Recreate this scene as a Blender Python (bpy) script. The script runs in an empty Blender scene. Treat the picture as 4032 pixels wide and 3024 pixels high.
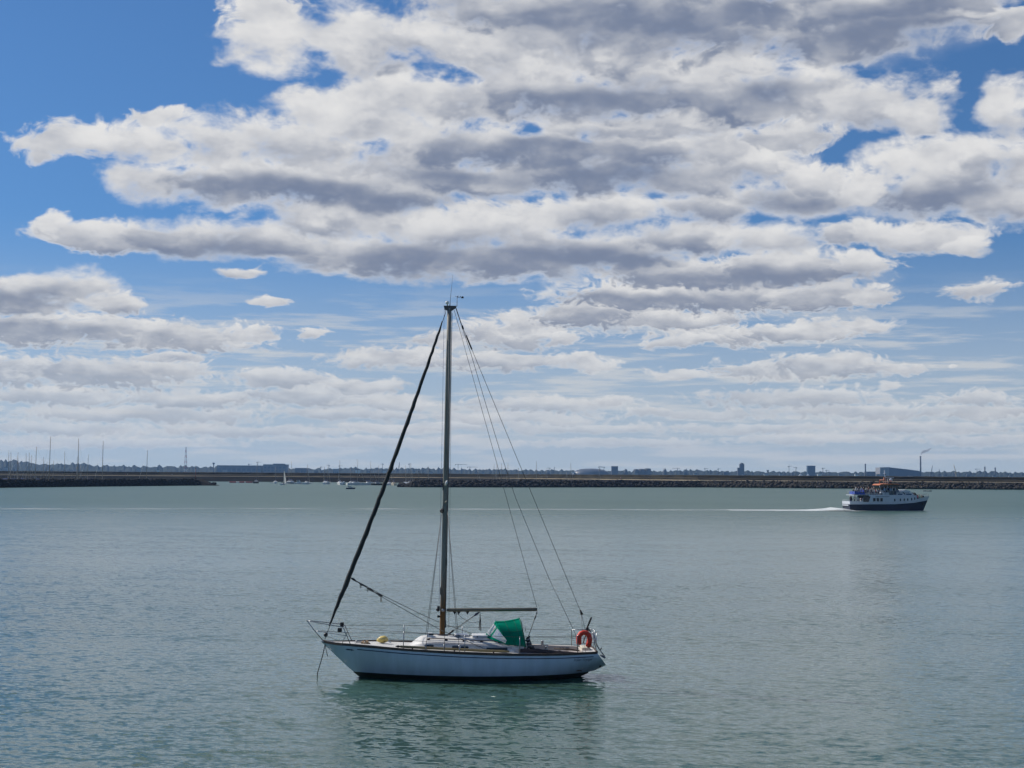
import bpy, bmesh, math, random
import numpy as np
from mathutils import Vector, Matrix
R_ = math.radians
scene = bpy.context.scene
COL = scene.collection
random.seed(7)

# ------------------------------------------------------------------ camera
CAM_Z = 7.35
cam = bpy.data.cameras.new('camera')
cam.sensor_width = 36.0
cam.lens = 6057.0 / 4032.0 * 36.0
cam.clip_start = 0.1
cam.clip_end = 30000.0
cam_ob = bpy.data.objects.new('camera', cam)
COL.objects.link(cam_ob)
cam_ob.matrix_world = (Matrix.Translation((0, 0, CAM_Z)) @ Matrix.Rotation(R_(90) + math.atan(358 / 6057), 4, 'X')
                       @ Matrix.Rotation(R_(0.364), 4, 'Z'))
scene.camera = cam_ob

# ------------------------------------------------------------------ view, render settings
scene.view_settings.view_transform = 'Standard'
scene.view_settings.look = 'None'
scene.view_settings.exposure = 0.12
scene.view_settings.gamma = 1.0
scene.view_settings.use_curve_mapping = False
scene.cycles.use_denoising = True
scene.cycles.max_bounces = 4
scene.cycles.use_adaptive_sampling = True
scene.cycles.adaptive_threshold = 0.02
scene.cycles.adaptive_min_samples = 20
scene.cycles.diffuse_bounces = 1
scene.cycles.glossy_bounces = 2
scene.cycles.transmission_bounces = 4
scene.cycles.transparent_max_bounces = 16
scene.cycles.volume_bounces = 0
scene.cycles.caustics_reflective = False
scene.cycles.caustics_refractive = False
scene.cycles.sample_clamp_indirect = 6.0

SUN_AZ = R_(-66)      # left of the view direction (+Y)
SUN_EL = R_(42)

# ------------------------------------------------------------------ world: blue sky with broken cumulus
world = bpy.data.worlds.new('World')
scene.world = world
world.use_nodes = True
WT = world.node_tree
WT.nodes.clear()


class NT:
    """small helper to write node graphs as expressions"""
    def __init__(s, t):
        s.t = t

    def n(s, kind, **kw):
        nd = s.t.nodes.new(kind)
        for k, v in kw.items():
            setattr(nd, k, v)
        return nd

    def put(s, sock, v):
        if hasattr(v, 'is_output') or isinstance(v, bpy.types.NodeSocket):
            s.t.links.new(v, sock)
        else:
            sock.default_value = v

    def m(s, op, *a, clamp=False):
        nd = s.n('ShaderNodeMath', operation=op, use_clamp=clamp)
        for i, v in enumerate(a):
            s.put(nd.inputs[i], v)
        return nd.outputs[0]

    def v(s, op, *a):
        nd = s.n('ShaderNodeVectorMath', operation=op)
        for i, v in enumerate(a):
            s.put(nd.inputs[i], v)
        return nd.outputs['Value'] if op in ('DOT_PRODUCT', 'LENGTH') else nd.outputs[0]

    def xyz(s, x, y, z=0.0):
        nd = s.n('ShaderNodeCombineXYZ')
        for i, v in enumerate((x, y, z)):
            s.put(nd.inputs[i], v)
        return nd.outputs[0]

    def sep(s, v):
        nd = s.n('ShaderNodeSeparateXYZ')
        s.put(nd.inputs[0], v)
        return nd.outputs

    def step(s, v, lo, hi, a=0.0, b=1.0):
        nd = s.n('ShaderNodeMapRange', interpolation_type='SMOOTHSTEP')
        for k, x in (('Value', v), ('From Min', lo), ('From Max', hi), ('To Min', a), ('To Max', b)):
            s.put(nd.inputs[k], x)
        return nd.outputs[0]

    def noise(s, vec, scale, detail=2.0, rough=0.5, dims='3D', col=False, dist=0.0):
        nd = s.n('ShaderNodeTexNoise', noise_dimensions=dims)
        s.put(nd.inputs['Vector'], vec)
        s.put(nd.inputs['Scale'], scale)
        s.put(nd.inputs['Detail'], detail)
        s.put(nd.inputs['Roughness'], rough)
        s.put(nd.inputs['Distortion'], dist)
        return nd.outputs['Color'] if col else nd.outputs['Fac']

    def mix(s, f, a, b, blend='MIX'):
        nd = s.n('ShaderNodeMix', data_type='RGBA', blend_type=blend)
        s.put(nd.inputs[0], f)
        s.put(nd.inputs[6], a)
        s.put(nd.inputs[7], b)
        return nd.outputs[2]

    def mixf(s, f, a, b):
        nd = s.n('ShaderNodeMix', data_type='FLOAT')
        s.put(nd.inputs[0], f)
        s.put(nd.inputs[2], a)
        s.put(nd.inputs[3], b)
        return nd.outputs[0]


# every cloud as (azimuth, tan elevation, half width, half height) in thousandths of a radian and the darkness of its base in tenths, farthest row first
PUFFS = [
    (-252, 19, 95, 4, 5), (-92, 21, 84, 4, 4), (65, 21, 77, 4, 4), (192, 24, 63, 4, 4), (296, 24, 43, 4, 5), (-288, 27, 65, 5, 6), (-174, 27, 74, 5, 6),
    (-62, 30, 72, 4, 5), (43, 31, 66, 4, 5), (154, 31, 64, 4, 5), (263, 32, 66, 5, 5), (-238, 37, 93, 7, 7), (-104, 39, 66, 5, 6), (1, 37, 69, 5, 5),
    (118, 40, 68, 4, 5), (221, 41, 62, 5, 5), (299, 41, 38, 5, 5), (-289, 47, 56, 8, 7), (-204, 47, 55, 7, 7), (-125, 50, 57, 8, 7), (-80, 47, 36, 5, 5),
    (19, 46, 63, 7, 6), (67, 48, 21, 4, 4), (183, 50, 66, 8, 6), (294, 49, 33, 6, 5), (-306, 63, 47, 12, 6), (-255, 63, 63, 13, 8), (-213, 65, 23, 8, 6),
    (-146, 61, 45, 7, 6), (-95, 57, 33, 6, 5), (112, 65, 28, 5, 4), (160, 68, 41, 8, 6), (206, 71, 51, 11, 7), (246, 70, 21, 6, 4), (241, 57, 9, 3, 2),
    (-222, 74, 27, 4, 4), (-74, 76, 51, 8, 5), (-8, 74, 60, 7, 6), (49, 73, 26, 5, 4), (282, 68, 4, 2, 2), (136, 90, 50, 8, 6), (183, 93, 49, 8, 6),
    (227, 96, 20, 4, 3), (112, 87, 30, 5, 5), (-130, 90, 12, 5, 3), (-304, 90, 53, 13, 9), (-253, 90, 43, 12, 6), (-202, 87, 50, 11, 6), (-172, 90, 22, 7, 4),
    (-44, 87, 27, 6, 4), (-2, 92, 45, 11, 6), (31, 88, 15, 5, 4), (7, 101, 27, 10, 4), (58, 105, 57, 12, 8), (112, 101, 45, 9, 6), (-312, 109, 39, 15, 9),
    (-282, 115, 42, 15, 6), (-254, 107, 17, 9, 5), (88, 117, 74, 12, 7), (148, 116, 64, 13, 8), (204, 115, 40, 13, 7), (233, 115, 17, 9, 4), (294, 118, 23, 8, 4),
    (-159, 111, 14, 5, 3), (-176, 128, 18, 4, 4), (118, 132, 74, 13, 7), (183, 134, 61, 13, 8), (224, 136, 23, 8, 4), (-123, 145, 51, 18, 6), (-63, 143, 73, 20, 9),
    (4, 142, 67, 20, 9), (67, 146, 60, 17, 9), (-291, 155, 12, 12, 2), (-260, 149, 43, 13, 6), (-211, 151, 53, 15, 8), (-165, 150, 45, 16, 8), (118, 156, 56, 16, 8),
    (172, 153, 44, 14, 5), (224, 155, 29, 11, 5), (261, 152, 45, 12, 4), (289, 146, 17, 6, 3), (-123, 166, 60, 16, 6), (-63, 165, 61, 15, 5), (-3, 168, 52, 13, 4),
    (58, 172, 60, 15, 5), (127, 172, 45, 14, 8), (178, 179, 35, 14, 6), (-232, 186, 35, 15, 4), (-189, 187, 53, 17, 8), (-129, 184, 60, 18, 9), (-69, 183, 52, 16, 8),
    (267, 179, 58, 20, 9), (315, 171, 27, 16, 6), (224, 186, 20, 12, 2), (-15, 193, 61, 17, 8), (52, 196, 66, 18, 9), (112, 192, 45, 16, 6), (160, 204, 44, 19, 4),
    (192, 194, 23, 13, 3), (287, 199, 55, 19, 5), (250, 203, 37, 16, 2), (320, 194, 22, 19, 5), (-284, 210, 31, 13, 3), (-233, 213, 35, 16, 3), (-189, 212, 53, 22, 4),
    (-130, 215, 60, 24, 5), (-70, 213, 55, 23, 5), (-18, 214, 55, 19, 8), (43, 213, 60, 17, 9), (94, 214, 45, 15, 7), (136, 216, 36, 16, 5), (-100, 230, 51, 15, 3),
    (82, 230, 78, 14, 6), (-30, 159, 61, 15, 5), (178, 221, 35, 12, 4), (-232, 229, 26, 6, 2), (-124, 239, 39, 14, 2), (-79, 247, 55, 18, 3), (-27, 248, 52, 19, 5),
    (27, 250, 58, 20, 8), (88, 248, 57, 20, 9), (142, 244, 50, 20, 8), (190, 248, 47, 24, 6), (236, 237, 43, 19, 5), (268, 232, 25, 16, 4), (318, 233, 19, 20, 4),
    (103, 266, 60, 15, 4), (148, 268, 44, 14, 4), (12, 270, 49, 15, 3), (-149, 283, 36, 27, 2), (-107, 286, 45, 27, 4), (-64, 289, 46, 27, 5), (-15, 285, 49, 26, 4),
    (27, 287, 55, 26, 5), (82, 285, 60, 25, 6), (136, 284, 59, 22, 7), (193, 283, 52, 19, 8), (237, 285, 51, 18, 9), (282, 288, 45, 14, 8), (319, 286, 27, 12, 5),
    (12, 309, 76, 20, 7), (103, 308, 90, 25, 10), (193, 304, 87, 23, 10), (266, 301, 70, 17, 9), (-167, 302, 24, 13, 1),
]
# broad shaded undersides of the main banks
VEILS = [
    (103, 295, 101, 19), (237, 284, 71, 19), (27, 301, 52, 15), (52, 250, 85, 15), (166, 245, 35, 12), (22, 213, 73, 10), (73, 198, 78, 12),
    (-33, 194, 76, 9), (-153, 184, 81, 11), (-84, 175, 45, 7), (184, 176, 35, 9), (-182, 145, 59, 8), (-33, 145, 103, 12), (49, 141, 63, 12),
    (166, 128, 73, 8), (88, 115, 69, 5), (281, 180, 44, 11), (-312, 107, 36, 7), (-292, 88, 51, 6),
]



W = NT(WT)
BG = 0.1
sky = W.n('ShaderNodeTexSky', sky_type='NISHITA')
sky.sun_disc = False
sky.sun_elevation = SUN_EL
sky.sun_rotation = SUN_AZ
sky.altitude = 0
sky.air_density = 1.0
sky.dust_density = 0.1
sky.ozone_density = 4.0
gen = W.n('ShaderNodeTexCoord').outputs['Generated']
dx, dy, dz = W.sep(gen)[:3]
az = W.m('ARCTAN2', dx, dy)
WT.links.new(W.xyz(dx, dy, W.m('MULTIPLY_ADD', W.m('MAXIMUM', dz, 0.0), 0.9, 0.075)), sky.inputs[0])
hyp = W.m('MAXIMUM', W.m('SQRT', W.m('ADD', W.m('MULTIPLY', dx, dx), W.m('MULTIPLY', dy, dy))), 0.02)
tt = W.m('DIVIDE', dz, hyp)
gsz = W.m('MULTIPLY_ADD', tt, 1.0, 0.05)                      # apparent cloud size grows with elevation
P = W.xyz(az, tt)
hi = W.step(tt, 0.07, 0.2)                                     # 0 near the horizon, 1 overhead in the frame


def two_scale(p, s, detail, rough, asp, col=False, off=0.0):
    a = W.noise(W.v('MULTIPLY_ADD', p, (1, asp, 1), (off, off, off)), s, detail, rough, '2D', col)
    b = W.noise(W.v('MULTIPLY_ADD', p, (1, asp * 1.35, 1), (off + 3, off, off)), s * 1.8, detail, rough, '2D', col)
    return W.mix(hi, b, a) if col else W.mixf(hi, b, a)


zone = W.m('MULTIPLY', W.step(W.m('ABSOLUTE', az), 0.36, 0.46, 1.0, 0.0), W.step(tt, 0.33, 0.42, 1.0, 0.0))
wv = two_scale(P, 14.0, 2.0, 0.5, 2.0, True)
wv = W.v('MULTIPLY', W.v('SUBTRACT', wv, (0.5, 0.5, 0.5)), (0.05, 0.022, 0.0))
wsn = W.n('ShaderNodeVectorMath', operation='SCALE')
WT.links.new(wv, wsn.inputs[0])
W.put(wsn.inputs['Scale'], W.m('MULTIPLY_ADD', gsz, 3.2, 0.15))
PW = W.v('ADD', P, wsn.outputs[0])
FB = two_scale(P, 26.0, 4.0, 0.55, 1.7, off=11.0)
FH = two_scale(PW, 85.0, 4.0, 0.54, 1.4, off=5.0)
shift = W.xyz(W.m('MULTIPLY', gsz, -0.03), W.m('MULTIPLY', gsz, 0.05))
FB1 = two_scale(W.v('ADD', P, shift), 26.0, 3.0, 0.55, 1.7, off=11.0)
NB = W.m('ADD', W.m('MULTIPLY_ADD', W.m('SUBTRACT', FB, 0.5), 1.5, 1.0), W.m('MULTIPLY', W.m('SUBTRACT', FH, 0.5), 0.5))   # outline noise for big banks
NS = W.m('ADD', W.m('MULTIPLY_ADD', W.m('SUBTRACT', FB, 0.5), 0.5, 1.0), W.m('MULTIPLY', W.m('SUBTRACT', FH, 0.5), 1.15))    # and for small puffs
# broken cloud goes on outside the frame, thinning to blue behind the viewer
farn = W.noise(W.v('MULTIPLY', P, (1, 2.2, 1)), 3.2, 3.0, 0.5, '2D')
farn = W.m('ADD', W.m('MULTIPLY', farn, 4.0), W.step(W.m('ABSOLUTE', az), 0.5, 1.7, -1.6, -2.5))
farn = W.m('ADD', farn, W.m('SUBTRACT', NB, 1.0))
alpha = W.m('MULTIPLY', W.step(farn, 0.0, 0.4), W.m('SUBTRACT', 1.0, zone))
shade = W.step(farn, 0.2, 1.2, 0.1, 0.75)
state = W.xyz(shade, alpha)


def puff_group(name, rim=True):
    """one cloud laid over what is already there: state = (shade, cover)"""
    g = bpy.data.node_groups.new(name, 'ShaderNodeTree')
    for n_, k_ in (('P', 'Vector'), ('Noise', 'Float'), ('State', 'Vector'), ('Scale', 'Vector'), ('Offset', 'Vector'), ('Soft', 'Float'), ('Slope', 'Float'), ('Level', 'Float')):
        g.interface.new_socket(n_, in_out='INPUT', socket_type='NodeSocket' + k_)
    g.interface.new_socket('State', in_out='OUTPUT', socket_type='NodeSocketVector')
    k = NT(g)
    i = k.n('NodeGroupInput').outputs
    p_ = k.v('MULTIPLY_ADD', i['State'], (1e-9, 1e-9, 0.0), i['P'])      # keeps the clouds evaluated one after the other
    q = k.v('MULTIPLY_ADD', p_, i['Scale'], i['Offset'])
    d = k.m('SUBTRACT', i['Noise'], k.v('LENGTH', q))
    al = k.step(d, -0.02, i['Soft'])
    s_ = k.m('MULTIPLY_ADD', k.v('DOT_PRODUCT', q, (0.12, 1.0, 0.0)), i['Slope'], i['Level'])    # lit crown, grey underside
    s_ = k.m('MINIMUM', k.m('MAXIMUM', s_, 0.0), 1.0)
    if rim:
        s_ = k.m('MULTIPLY', s_, al)                                       # thin edges stay bright
    mx = k.n('ShaderNodeMix', data_type='VECTOR')
    k.put(mx.inputs[0], al)
    k.put(mx.inputs[4], i['State'])
    k.put(mx.inputs[5], k.xyz(s_, 1.0))
    k.put(k.n('NodeGroupOutput').inputs[0], mx.outputs[1])
    return g


PG = puff_group('cloud_puff')
VG = puff_group('cloud_base', False)
for a_, t_, ra, rt, dk in PUFFS:
    sz = 880.0 if t_ > 170 else 950.0
    nd = W.n('ShaderNodeGroup')
    nd.node_tree = PG
    for k_, v_ in (('P', PW), ('Noise', NB if rt > 13 else NS), ('State', state), ('Scale', (sz / ra, sz / rt, 0)), ('Offset', (-a_ * sz / ra / 1000, -t_ * sz / rt / 1000, 0)),
                   ('Soft', 0.62 if rt > 13 else 0.42), ('Slope', -0.09 * dk), ('Level', 0.07 * dk + 0.05)):
        W.put(nd.inputs[k_], v_)
    state = nd.outputs[0]
NV = W.m('MULTIPLY_ADD', W.m('SUBTRACT', FB, 0.5), 0.7, 1.0)
for a_, t_, ra, rt in VEILS:
    nd = W.n('ShaderNodeGroup')
    nd.node_tree = VG
    for k_, v_ in (('P', PW), ('Noise', NV), ('State', state), ('Scale', (800 / ra, 800 / rt, 0)), ('Offset', (-0.8 * a_ / ra, -0.8 * t_ / rt, 0)), ('Soft', 1.25), ('Slope', 0.0), ('Level', 0.98)):
        W.put(nd.inputs[k_], v_)
    state = nd.outputs[0]
shade, alpha = W.sep(state)[0], W.sep(state)[1]
soft = W.noise(W.v('MULTIPLY', PW, (1, 4.0, 1)), 10.0, 3.0, 0.45, '2D')
shade = W.m('ADD', shade, W.m('MULTIPLY', W.m('SUBTRACT', soft, 0.5), 0.40))
shade = W.m('ADD', shade, W.m('MULTIPLY', W.m('SUBTRACT', FB1, FB), 0.7))
shade = W.m('ADD', shade, W.m('MULTIPLY', W.m('SUBTRACT', FH, 0.5), -0.10))
shade = W.step(shade, -0.12, 1.08)
shade = W.m('MULTIPLY', shade, W.m('MULTIPLY_ADD', alpha, 0.7, 0.3))
white = (7.2, 7.15, 7.1, 1)
grey = (1.7, 2.1, 3.05, 1)
cloud = W.mix(shade, white, grey)
# thin streaks low over the land
st = W.noise(W.xyz(W.m('MULTIPLY', az, 7.0), W.m('MULTIPLY', tt, 75.0)), 1.6, 6.0, 0.6, '2D')
streak = W.m('MULTIPLY', W.step(st, 0.44, 0.66), W.m('MULTIPLY', W.step(tt, 0.075, 0.135, 1.0, 0.0), W.step(tt, -0.01, 0.015)))
low = W.step(tt, 0.0, 0.11)
alpha = W.m('MULTIPLY', alpha, W.m('MULTIPLY_ADD', low, 0.38, 0.62))
cloud = W.mix(W.m('MULTIPLY', W.step(tt, 0.0, 0.16, 1.0, 0.0), 0.55), cloud, (5.9, 5.95, 5.95, 1))
air = W.mix(1.0, sky.outputs[0], (0.42, 0.63, 0.82, 1), 'MULTIPLY')
air = W.mix(W.step(tt, 0.0, 0.17, 0.85, 0.0), air, (4.5, 5.0, 5.4, 1))
skyc = W.mix(W.m('MULTIPLY', streak, 0.75), air, (5.6, 5.75, 5.85, 1))
out = W.mix(alpha, skyc, cloud)
bgn = W.n('ShaderNodeBackground')
WT.links.new(out, bgn.inputs[0])
bgn.inputs[1].default_value = BG
WT.links.new(bgn.outputs[0], W.n('ShaderNodeOutputWorld').inputs[0])
world.cycles.sampling_method = 'NONE'

# ------------------------------------------------------------------ sun
sun = bpy.data.lights.new('sun', 'SUN')
sun.energy = 4.0
sun.angle = R_(0.53)
sun.color = (1.0, 0.95, 0.88)
sun_ob = bpy.data.objects.new('sun', sun)
COL.objects.link(sun_ob)
sv = Vector((math.sin(SUN_AZ) * math.cos(SUN_EL), math.cos(SUN_AZ) * math.cos(SUN_EL), math.sin(SUN_EL)))
sun_ob.rotation_euler = sv.to_track_quat('Z', 'Y').to_euler()

# ------------------------------------------------------------------ materials
MATS = {}


def mat(name, color, rough=0.6, metal=0.0, var=0.0, vscale=4.0, spec=0.5, bump=0.0, bscale=20.0, alpha=1.0, trans=0.0, color2=None, streak=(1, 1, 1), coat=0.0):
    """procedural principled material; var / color2 mix a noise into the base colour"""
    if name in MATS:
        return MATS[name]
    m = bpy.data.materials.new(name)
    m.use_nodes = True
    t = NT(m.node_tree)
    b = m.node_tree.nodes['Principled BSDF']
    b.inputs['Base Color'].default_value = (*color, 1)
    b.inputs['Roughness'].default_value = rough
    b.inputs['Metallic'].default_value = metal
    b.inputs['Specular IOR Level'].default_value = spec
    b.inputs['Alpha'].default_value = alpha
    b.inputs['Transmission Weight'].default_value = trans
    b.inputs['Coat Weight'].default_value = coat
    if var or color2 or bump:
        co = t.v('MULTIPLY', t.n('ShaderNodeTexCoord').outputs['Object'], streak)
    if var or color2:
        c2 = color2 or tuple(c * (1 - var) for c in color)
        f = t.step(t.noise(co, vscale, 5.0, 0.6), 0.35, 0.65)
        m.node_tree.links.new(t.mix(f, (*color, 1), (*c2, 1)), b.inputs['Base Color'])
    if bump:
        bn = t.n('ShaderNodeBump')
        bn.inputs['Strength'].default_value = bump
        bn.inputs['Distance'].default_value = 0.02
        t.put(bn.inputs['Height'], t.noise(co, bscale, 4.0, 0.6))
        m.node_tree.links.new(bn.outputs[0], b.inputs['Normal'])
    MATS[name] = m
    return m


# ------------------------------------------------------------------ mesh helpers
class MB:
    """collects shapes; build() links them as one mesh object"""
    def __init__(s):
        s.v, s.f, s.mi, s.sm = [], [], [], []

    def add(s, vs, fs, mi=0, smooth=False):
        o = len(s.v)
        s.v += [tuple(p) for p in vs]
        for q in fs:
            s.f.append(tuple(i + o for i in q))
            s.mi.append(mi)
            s.sm.append(smooth)
        return s

    def box(s, c, d, mi=0, rz=0.0, taper=1.0, ry=0.0, rx=0.0):
        m = Matrix.Rotation(rz, 3, 'Z') @ Matrix.Rotation(ry, 3, 'Y') @ Matrix.Rotation(rx, 3, 'X')
        vs = []
        for z in (-1, 1):
            k = taper if z > 0 else 1.0
            for x, y in ((-1, -1), (1, -1), (1, 1), (-1, 1)):
                vs.append(Vector(c) + m @ Vector((x * d[0] / 2 * k, y * d[1] / 2 * k, z * d[2] / 2)))
        return s.add(vs, [(3, 2, 1, 0), (4, 5, 6, 7), (0, 1, 5, 4), (1, 2, 6, 5), (2, 3, 7, 6), (3, 0, 4, 7)], mi)

    def tube(s, pts, r, n=8, mi=0, closed=False, flat=1.0, up=None):
        """swept tube; r a number or one per point; flat squashes the section sideways"""
        pts = [Vector(p) for p in pts]
        k = len(pts)
        rr = r if isinstance(r, (list, tuple)) else [r] * k
        vs, fs = [], []
        for i, p in enumerate(pts):
            if closed:
                d = pts[(i + 1) % k] - pts[i - 1]
            else:
                d = pts[min(i + 1, k - 1)] - pts[max(i - 1, 0)]
            d.normalize()
            h = Vector(up) if up else (Vector((0, 0, 1)) if abs(d.z) < 0.9 else Vector((0, 1, 0)))
            a = d.cross(h).normalized()
            b = a.cross(d).normalized()
            for j in range(n):
                w = 2 * math.pi * j / n
                vs.append(p + a * (math.cos(w) * rr[i] * flat) + b * (math.sin(w) * rr[i]))
        for i in range(k if closed else k - 1):
            for j in range(n):
                a0, a1 = i * n + j, i * n + (j + 1) % n
                b0, b1 = ((i + 1) % k) * n + j, ((i + 1) % k) * n + (j + 1) % n
                fs.append((a0, a1, b1, b0))
        if not closed:
            fs.append(tuple(range(n - 1, -1, -1)))
            fs.append(tuple((k - 1) * n + j for j in range(n)))
        return s.add(vs, fs, mi, True)

    def loft(s, rings, mi=0, closed=False, cap=False, smooth=True):
        n = len(rings[0])
        vs = [p for r in rings for p in r]
        fs = []
        for i in range(len(rings) - 1):
            for j in range(n if closed else n - 1):
                fs.append((i * n + j, i * n + (j + 1) % n, (i + 1) * n + (j + 1) % n, (i + 1) * n + j))
        if cap:
            fs.append(tuple(range(n - 1, -1, -1)))
            fs.append(tuple((len(rings) - 1) * n + j for j in range(n)))
        return s.add(vs, fs, mi, smooth)

    def ball(s, c, r, n=10, m=7, mi=0, sq=(1, 1, 1)):
        rings = []
        for i in range(m + 1):
            a = -math.pi / 2 + math.pi * i / m
            rings.append([(c[0] + r * sq[0] * math.cos(a) * math.cos(2 * math.pi * j / n), c[1] + r * sq[1] * math.cos(a) * math.sin(2 * math.pi * j / n),
                           c[2] + r * sq[2] * math.sin(a)) for j in range(n)])
        return s.loft(rings, mi, closed=True)

    def prism(s, poly, y0, y1, mi=0):
        """polygon in x,z extruded along y"""
        n = len(poly)
        vs = [(x, y0, z) for x, z in poly] + [(x, y1, z) for x, z in poly]
        fs = [tuple(range(n)), tuple(range(2 * n - 1, n - 1, -1))] + [(i, (i + 1) % n, n + (i + 1) % n, n + i)[::-1] for i in range(n)]
        return s.add(vs, fs, mi)

    def mesh(s, name, mats):
        me = bpy.data.meshes.new(name)
        me.from_pydata(s.v, [], s.f)
        for m in (mats if isinstance(mats, (list, tuple)) else [mats]):
            me.materials.append(m)
        me.polygons.foreach_set('material_index', s.mi)
        me.polygons.foreach_set('use_smooth', s.sm)
        bm = bmesh.new()
        bm.from_mesh(me)
        bmesh.ops.recalc_face_normals(bm, faces=bm.faces)
        bm.to_mesh(me)
        bm.free()
        return me

    def build(s, name, mats, parent=None, bevel=0.0):
        o = bpy.data.objects.new(name, s.mesh(name, mats))
        COL.objects.link(o)
        if parent:
            o.parent = parent
        if bevel:
            b = o.modifiers.new('bevel', 'BEVEL')
            b.width = bevel
            b.segments = 2
            b.limit_method = 'ANGLE'
        return o


def empty(name, loc=(0, 0, 0), rz=0.0):
    o = bpy.data.objects.new(name, None)
    COL.objects.link(o)
    o.location = loc
    o.rotation_euler = (0, 0, rz)
    o.empty_display_size = 0.3
    return o


def tag(o, label=None, cat=None, group=None, kind=None):
    for k, v in (('label', label), ('category', cat), ('group', group), ('kind', kind)):
        if v:
            o[k] = v
    return o


def put(name, mesh, parent=None, loc=(0, 0, 0), rz=0.0, sc=None):
    o = bpy.data.objects.new(name, mesh)
    COL.objects.link(o)
    o.location = loc
    o.rotation_euler = (0, 0, rz)
    if sc:
        o.scale = sc
    if parent:
        o.parent = parent
    return o


def copy_tree(o, parent=None):
    c = o.copy()
    COL.objects.link(c)
    c.parent = parent
    for ch in list(o.children):
        copy_tree(ch, c)
    return c


def lerp_tab(tab, x):
    if x <= tab[0][0]:
        return tab[0][1]
    for (a, p), (b, q) in zip(tab, tab[1:]):
        if x <= b:
            return p + (q - p) * (x - a) / (b - a)
    return tab[-1][1]


def smooth_tab(tab, x):
    """monotone-ish cubic through table points"""
    xs = np.array([p[0] for p in tab], float)
    ys = np.array([p[1] for p in tab], float)
    x = min(max(x, xs[0]), xs[-1])
    i = int(min(max(np.searchsorted(xs, x) - 1, 0), len(xs) - 2))
    m = np.gradient(ys, xs)
    h = xs[i + 1] - xs[i]
    t = (x - xs[i]) / h
    return float((2 * t**3 - 3 * t**2 + 1) * ys[i] + (t**3 - 2 * t**2 + t) * h * m[i] + (-2 * t**3 + 3 * t**2) * ys[i + 1] + (t**3 - t**2) * h * m[i + 1])


def bearing(px, dist):
    """ground position at a bearing given by its column in the 4032-wide survey photo and a distance"""
    return (px - 2016) / 6057 * dist, dist


# ------------------------------------------------------------------ sea
def make_sea():
    m = bpy.data.materials.new('sea_water')
    m.use_nodes = True
    t = NT(m.node_tree)
    b = m.node_tree.nodes['Principled BSDF']
    co = t.n('ShaderNodeTexCoord').outputs['Object']
    # slopes of wind ripples at three sizes; calmer and rougher patches
    patch = t.step(t.noise(t.v('MULTIPLY', co, (0.35, 1.0, 0)), 0.028, 3.0, 0.55, '2D'), 0.32, 0.68, 0.62, 1.2)
    cr = t.v('ADD', t.v('MULTIPLY', co, (0.62, 1.0, 0)), t.v('MULTIPLY', t.xyz(t.sep(co)[1], 0, 0), (0.22, 0, 0)))

    def slope(scale, det, amp, off):
        c = t.noise(t.v('ADD', cr, (off, off * 1.7, 0)), scale, det, 0.55, '2D', True)
        return t.v('MULTIPLY', t.v('SUBTRACT', c, (0.5, 0.5, 0.5)), (amp * 0.75, amp, 0))
    s = t.v('ADD', slope(2.0, 3.0, 0.40, 5.0), slope(6.5, 2.0, 0.36, 31.0))
    s = t.v('ADD', s, slope(0.22, 2.0, 0.16, 77.0))
    out_ = t.step(t.sep(co)[1], 80.0, 420.0)             # open water beyond the moorings is choppier at the finest scale
    sc = t.n('ShaderNodeVectorMath', operation='SCALE')
    m.node_tree.links.new(s, sc.inputs[0])
    t.put(sc.inputs['Scale'], t.m('MULTIPLY', patch, t.mixf(out_, 1.0, 0.85)))
    m.node_tree.links.new(t.mixf(out_, 0.11, 0.36), b.inputs['Roughness'])
    nrm = t.v('NORMALIZE', t.v('ADD', sc.outputs[0], (0, 0, 1)))
    m.node_tree.links.new(nrm, b.inputs['Normal'])
    cl = t.noise(co, 0.012, 3.0, 0.5, '2D')
    m.node_tree.links.new(t.mix(t.step(cl, 0.3, 0.7), (0.036, 0.087, 0.063, 1), (0.045, 0.097, 0.074, 1)), b.inputs['Base Color'])
    b.inputs['IOR'].default_value = 1.333
    mb = MB()
    xs = [-4300, -1500, -500, -150, -50, 0, 50, 150, 500, 1500, 4300]
    ys = [-60, 0, 30, 60, 100, 200, 400, 800, 1600, 3200, 7900]
    mb.loft([[(x, y, 0) for x in xs] for y in ys], smooth=False)
    o = mb.build('sea', m)
    tag(o, kind='structure')


make_sea()

# ------------------------------------------------------------------ haze (air) round everything
hz = bpy.data.materials.new('haze_air')
hz.use_nodes = True
hz.node_tree.nodes.clear()
pv = hz.node_tree.nodes.new('ShaderNodeVolumePrincipled')
pv.inputs['Color'].default_value = (0.32, 0.58, 1.0, 1)
pv.inputs['Density'].default_value = 0.000042
pv.inputs['Anisotropy'].default_value = 0.25
hz.node_tree.links.new(pv.outputs[0], hz.node_tree.nodes.new('ShaderNodeOutputMaterial').inputs['Volume'])
hzo = MB().box((0, 3950, 69.5), (8800, 8100, 141)).build('haze', hz)
tag(hzo, kind='stuff')

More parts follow.
